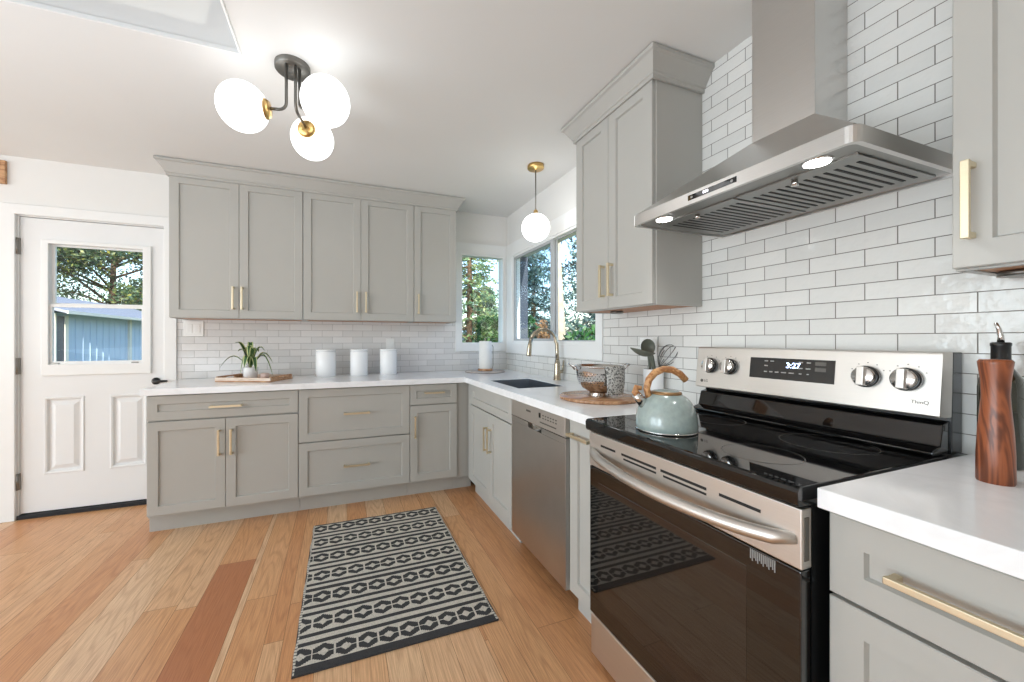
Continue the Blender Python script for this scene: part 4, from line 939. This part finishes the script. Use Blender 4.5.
for k in range(5):
    a = pi * k / 5; sdv = e1 * cos(a) + e2 * sin(a); pts = []
    for q in range(17):
        t_ = 2 * pi * q / 16; L_ = 0.062 * (1 - cos(t_)); ww = 0.046 * math.sin(t_ / 2 * 2) * (0.55 + 0.45 * (1 - cos(t_)) / 2) * 1.15
        pts.append(tuple(tp + dw_ * L_ + sdv * ww))
    mb.tube(pts, 0.0017, 6)
mb.build('wires', M['gunmetal'], wh)
# kettle
KX, KY = -0.545, -2.513
ke = thing('kettle', 'pale sage green kettle with a curved wooden handle on the left of the cooktop', 'kettle', (KX, KY, 0.9168))
prof = [(0.096, 0.0), (0.102, 0.004), (0.1025, 0.020), (0.101, 0.045), (0.096, 0.068), (0.086, 0.092), (0.072, 0.110), (0.056, 0.121), (0.050, 0.124)]
MB().lathe(prof, (0, 0, 0), 56).build('body', M['kettle'], ke)
MB().lathe([(0.097, 0.0), (0.103, 0.001), (0.103, 0.005), (0.097, 0.0055)], (0, 0, 0), 56, False).build('base_ring', M['steel_pol'], ke, fix=False)
ld = MB().lathe([(0.050, 0.122), (0.053, 0.125), (0.051, 0.130), (0.040, 0.134), (0.0, 0.138)], (0, 0, 0), 48, False).build('lid', M['bronze'], ke, fix=False)
MB().lathe([(0.046, 0.1312), (0.040, 0.1348), (0.0, 0.139)], (0, 0, 0), 40, False).build('lid_inset', M['kettle'], ld, fix=False)
ax = Vector((0.9366, -0.3505, 0))
def kp(a, z): return tuple(ax * a + Vector((0, 0, z)))
MB().tube([kp(-0.076, 0.085), kp(-0.098, 0.108), kp(-0.110, 0.122)], [0.020, 0.016, 0.0145], 16).build('spout', M['steel_pol'], ke)
MB().tube([kp(-0.100, 0.116), kp(-0.112, 0.130), kp(-0.108, 0.146), kp(-0.090, 0.142)], [0.013, 0.013, 0.010, 0.008], 12).build('spout_cover', M['handlewood'], ke)
pts = [kp(-0.062, 0.112), kp(-0.070, 0.140), kp(-0.062, 0.172), kp(-0.040, 0.196), kp(-0.010, 0.208), kp(0.022, 0.206), kp(0.050, 0.192), kp(0.072, 0.170)]
MB().tube(pts, [0.012, 0.012, 0.0125, 0.0125, 0.0115, 0.012, 0.012, 0.0115], 14).build('handle', M['handlewood'], ke)
for ob_ in [ke]: ob_.scale = (0.92, 0.92, 0.965)
# pepper mill and oil bottle
pm_ = MB(); n = 36; prof = [(0.036, 0.0), (0.0375, 0.004), (0.037, 0.06), (0.034, 0.11), (0.0295, 0.155), (0.0275, 0.185), (0.0290, 0.215), (0.034, 0.250), (0.0345, 0.254), (0.031, 0.258), (0.0, 0.259)]
pm_.lathe([(r_ * 0.70, z_) for r_, z_ in prof], (0, 0, 0), n, False).lathe([(0, 0.0003), (0.0252, 0.0003)], (0, 0, 0), n, False)
pm_ = pm_.build('pepper_mill', M['walnut'], None, fix=False); pm_.location = (-0.268, -3.112, CT); tag(pm_, 'waisted dark wood pepper mill on the counter right of the range', 'pepper mill')
ob = thing('oil_bottle', 'dark glass oil bottle with a metal pourer behind the pepper mill', 'bottle', (-0.092, -3.070, CT))
MB().lathe([(0.033, 0), (0.035, 0.004), (0.035, 0.185), (0.032, 0.208), (0.017, 0.236), (0.0125, 0.245), (0.0125, 0.275)], (0, 0, 0), 32).build('glass_body', M['bottleglass'], ob)
MB().lathe([(0.0140, 0.232), (0.0150, 0.236), (0.0150, 0.284), (0.016, 0.286), (0.016, 0.292), (0.013, 0.294)], (0, 0, 0), 28).build('cap', M['black'], ob)
MB().tube([(0, 0, 0.293), (0.0, 0, 0.308), (-0.004, 0.002, 0.326), (-0.009, 0.005, 0.340)], [0.006, 0.005, 0.0042, 0.0034], 10).build('pourer', M['steel_pol'], ob)

# ================================================================== OUTSIDE
struct(MB().box(-40, 40, 0.3, 60, -0.40, -0.30).box(0.3, 40, -20, 0.3, -0.40, -0.30).build('ground', M['ground']), 'grass and soil ground outside the windows', 'ground')

def quadleaf(mb, c, s, rng, el=1.6):
    d_ = Vector((rng.gauss(0, 1), rng.gauss(0, 1), rng.gauss(0, 0.8))).normalized(); e_ = d_.orthogonal().normalized()
    e_ = Matrix.Rotation(rng.uniform(0, 6.28), 3, d_) @ e_; k = s * rng.uniform(0.7, 1.3); b = len(mb.v); c = Vector(c)
    mb.v += [tuple(c - d_ * k * el / 2), tuple(c + e_ * k * 0.35), tuple(c + d_ * k * el / 2), tuple(c - e_ * k * 0.35)]; mb.face([b, b + 1, b + 2, b + 3])
def conifer(label, x, yy, H, R, seed, mat, n_tier=26, lf=0.13, z0=0.8):
    rng = random.Random(seed); t_ = thing('conifer_tree', label, 'tree', (x, yy, -0.3), 0, 'conifers outside the windows')
    MB().tube([(0, 0, 0), (0.05, 0.02, H * 0.4), (0, 0, H * 0.98)], [0.13, 0.10, 0.03], 10).build('trunk', M['bark'], t_)
    mb = MB(); br = MB()
    for k in range(n_tier):
        q = k / n_tier; z = z0 + (H - z0) * q; L0 = R * (1 - q) ** 0.8 + 0.15
        for m_ in range(6):
            az = rng.uniform(0, 2 * pi); L_ = L0 * rng.uniform(0.65, 1.1); rise = rng.uniform(-0.08, 0.16); pts = []
            for s_ in range(5):
                u = s_ / 4; pts.append((cos(az) * L_ * u, sin(az) * L_ * u, z + rise * L_ * u * 2 - 0.28 * L_ * u * u))
            br.tube(pts, [0.03, 0.022, 0.015, 0.009, 0.004], 5, False)
            for s_ in range(int(12 + L_ * 34)):
                u = rng.uniform(0.18, 1.0) ** 0.8; c_ = Vector(pts[0]).lerp(Vector(pts[-1]), u); c_.z = z + rise * L_ * u * 2 - 0.28 * L_ * u * u
                sp = 0.10 + 0.16 * L_ * (1 - u * 0.5) * 0.5
                quadleaf(mb, (c_.x + rng.gauss(0, sp), c_.y + rng.gauss(0, sp), c_.z + rng.gauss(-0.05, 0.06)), lf, rng, 2.4)
    br.build('branches', M['bark'], t_, fix=False); mb.build('foliage', mat, t_, fix=False); return t_
conifer('tall sunlit conifer filling the left of the small corner window', 2.70, 9.4, 8.0, 1.3, 21, L_con, 26, 0.085)
conifer('distant conifer right of the sunlit one in the corner window', 6.1, 16.5, 4.6, 1.6, 22, L_con, 20, 0.11)
conifer('dark conifer behind the left pane of the sliding window', 6.3, 11.3, 8.0, 2.0, 23, L_con2, 26, 0.095)
conifer('dark conifer behind the right pane of the sliding window', 5.75, 6.15, 8.5, 1.45, 24, L_con2, 30, 0.08)
def bushy(name, label, x0, x1, y0, y1, z0, z1, n, s, seed, mat, cat, round_=False, rz=0.0):
    rng = random.Random(seed); cx, cy = (x0 + x1) / 2, (y0 + y1) / 2; t_ = thing(name, label, cat, (cx, cy, z0), rz)
    mb = MB()
    for k in range(n):
        while True:
            p = Vector((rng.uniform(-1, 1), rng.uniform(-1, 1), rng.uniform(0, 1)))
            if not round_ or (p.x ** 2 + p.y ** 2 + (2 * p.z - 1) ** 2) < 1: break
        if not round_:
            ax_ = rng.randrange(3)
            if rng.random() < 0.7: p[ax_] = (1 if rng.random() < 0.5 else (-1 if ax_ < 2 else 1))
        quadleaf(mb, (p.x * (x1 - x0) / 2 + rng.gauss(0, 0.03), p.y * (y1 - y0) / 2 + rng.gauss(0, 0.03), p.z * (z1 - z0) + rng.gauss(0, 0.04)), s, rng, 1.5)
    mb.build('foliage', mat, t_, fix=False); br = MB(); h_ = z1 - z0
    for k in range(7):
        a = k * 0.9; br.tube([(0.1 * cos(a), 0.1 * sin(a), 0), (0.25 * cos(a) * (x1 - x0), 0.25 * sin(a) * (y1 - y0), h_ * 0.5), (0.36 * cos(a) * (x1 - x0), 0.36 * sin(a) * (y1 - y0), h_ * 0.8)], [0.03, 0.02, 0.008], 6)
    br.build('stem', M['bark'], t_); return t_
bushy('hedge', 'clipped dark green hedge at the lower right of the corner window', 1.14, 2.3, 3.6, 4.3, -0.3, 1.60, 4200, 0.07, 31, L_hedge, 'hedge')
bushy('leafy_shrub', 'bright green shrub low in the right pane of the sliding window', 1.9, 3.6, 1.7, 2.9, -0.3, 1.45, 3600, 0.085, 32, L_shrub, 'shrub', True)
bushy('rusty_shrub', 'rust brown shrub low in the left pane of the sliding window', 3.10, 3.75, 4.9, 5.8, -0.3, 1.75, 1500, 0.09, 33, L_rust, 'shrub', True)
# bare trunk seen in the right pane
tk = MB().tube([(0, 0, 0), (0.03, 0.0, 1.6), (-0.04, 0.05, 3.4), (0.02, 0, 5.2)], [0.14, 0.12, 0.10, 0.05], 12).build('tree_trunk', pm('pale_bark', srgb(168, 160, 148), 0.9, nscale=6, var=0.25, bump=0.6), None)
tk.location = (2.55, 3.15, -0.3); tag(tk, 'slim pale tree trunk behind the middle bar of the sliding window', 'tree')
tk = MB().tube([(0, 0, 0), (0.03, 0.0, 1.6), (-0.02, 0.02, 3.4), (0.02, 0, 5.4)], [0.15, 0.13, 0.11, 0.08], 12).build('tree_trunk', pm('dark_bark', srgb(66, 70, 78), 0.9, nscale=6, var=0.25, bump=0.6), None)
tk.location = (2.72, 5.1, -0.3); tag(tk, 'dark tree trunk at the left edge of the sliding window', 'tree')
# blue outbuilding beyond the door
bA, bB = Vector((-7.75, 7.65, 0)), Vector((-7.6, 13.2, 0))
A = Vector((-8.1, 7.5, 0)); Bp = Vector((-7.75, 16.0, 0))
ang = math.atan2(13.6 - 7.6, -8.15 + 7.9)
S0 = Vector((-7.62, 7.85, -0.3)); S1 = Vector((-7.80, 14.6, -0.3)); dd = (S1 - S0); LN = dd.length; rz = math.atan2(dd.y, dd.x)
sh = thing('garden_shed', 'long pale blue outbuilding with a low grey roof outside the door window', 'building', tuple(S0), rz)
EZ = 2.12
MB().box(0, LN, 0.0, 3.0, 0.0, EZ).build('wall', M['siding'], sh)
mb = MB()
for k in range(int(LN / 0.3)): mb.box(0.15 + k * 0.3, 0.165 + k * 0.3, -0.012, 0.0, 0.0, EZ - 0.1)
mb.build('batten', M['siding'], sh)
MB().box(-0.05, 0.0, -0.04, 3.0, 0.0, EZ - 0.02).box(0.30, 0.42, -0.04, 0.0, 0, EZ - 0.05).build('corner_post', M['shedtrim'], sh)
MB().box(0.0, 0.30, -0.02, 0.0, 0, EZ - 0.08).build('door', M['darkdoor'], sh)
MB().prism([(-0.45, EZ - 0.04), (-0.45, EZ + 0.02), (1.5, EZ + 0.62), (3.45, EZ + 0.02), (3.45, EZ - 0.04), (1.5, EZ + 0.54)], 'x', -0.5, LN + 0.4).build('roof', M['roof'], sh)
MB().box(-0.5, LN + 0.4, -0.475, -0.45, EZ - 0.05, EZ + 0.02).build('fascia', M['shedtrim'], sh)
wd_ = MB().box(4.6, 5.3, -0.03, 0.0, 1.15, 1.85).build('window', M['shedtrim'], sh); MB().box(4.66, 5.24, -0.035, -0.028, 1.21, 1.79).build('pane', M['darkdoor'], wd_)
MB().box(3.3, 3.42, -0.06, 0.0, 0.0, EZ).build('corner_post', M['shedtrim'], sh)
hs = thing('distant_house', 'low pale blue roofed house far off at the lower left of the corner window', 'building', (6.0, 21.0, -0.3), 0.2)
MB().box(-3, 3, 0, 4, 0, 1.5).build('wall', M['shedtrim'], hs); MB().prism([(-0.3, 1.45), (2, 2.2), (4.3, 1.45)], 'x', -3.3, 3.3).build('roof', M['siding'], hs)
def broadleaf(label, x, yy, H, R, seed, mat, n=5200, s=0.11, zc=3.4):
    rng = random.Random(seed); t_ = thing('broadleaf_tree', label, 'tree', (x, yy, -0.3), 0, 'leafy trees beyond the outbuilding')
    br = MB(); br.tube([(0, 0, 0), (0.1, 0, 1.4), (0.0, 0.1, 2.6), (0.2, 0.0, H * 0.8)], [0.26, 0.2, 0.16, 0.04], 10); mb = MB()
    ends = []
    for k in range(26):
        az = rng.uniform(0, 2 * pi); el = rng.uniform(-0.1, 0.9); L_ = R * rng.uniform(0.5, 1.0); b0_ = Vector((0.05, 0.05, rng.uniform(H * 0.22, H * 0.6)))
        p1 = b0_ + Vector((cos(az) * L_ * 0.5, sin(az) * L_ * 0.5, L_ * 0.35 * el + 0.2)); p2 = b0_ + Vector((cos(az) * L_, sin(az) * L_, L_ * 0.6 * el + 0.1))
        br.tube([tuple(b0_), tuple(p1), tuple(p2)], [0.07, 0.04, 0.012], 6); ends += [p1, p2, p1.lerp(p2, 0.5), p2 + Vector((rng.gauss(0, .3), rng.gauss(0, .3), rng.gauss(0, .2)))]
    for k in range(n):
        c_ = rng.choice(ends); quadleaf(mb, (c_.x + rng.gauss(0, R * 0.11), c_.y + rng.gauss(0, R * 0.11), c_.z + rng.gauss(0, R * 0.075)), s, rng, 1.5)
    br.build('trunk', M['bark'], t_, fix=False); mb.build('foliage', mat, t_, fix=False); return t_
broadleaf('spreading green and gold leafed tree above the outbuilding roof', -12.0, 19.8, 9.4, 4.2, 41, L_oak, 22000, 0.115)
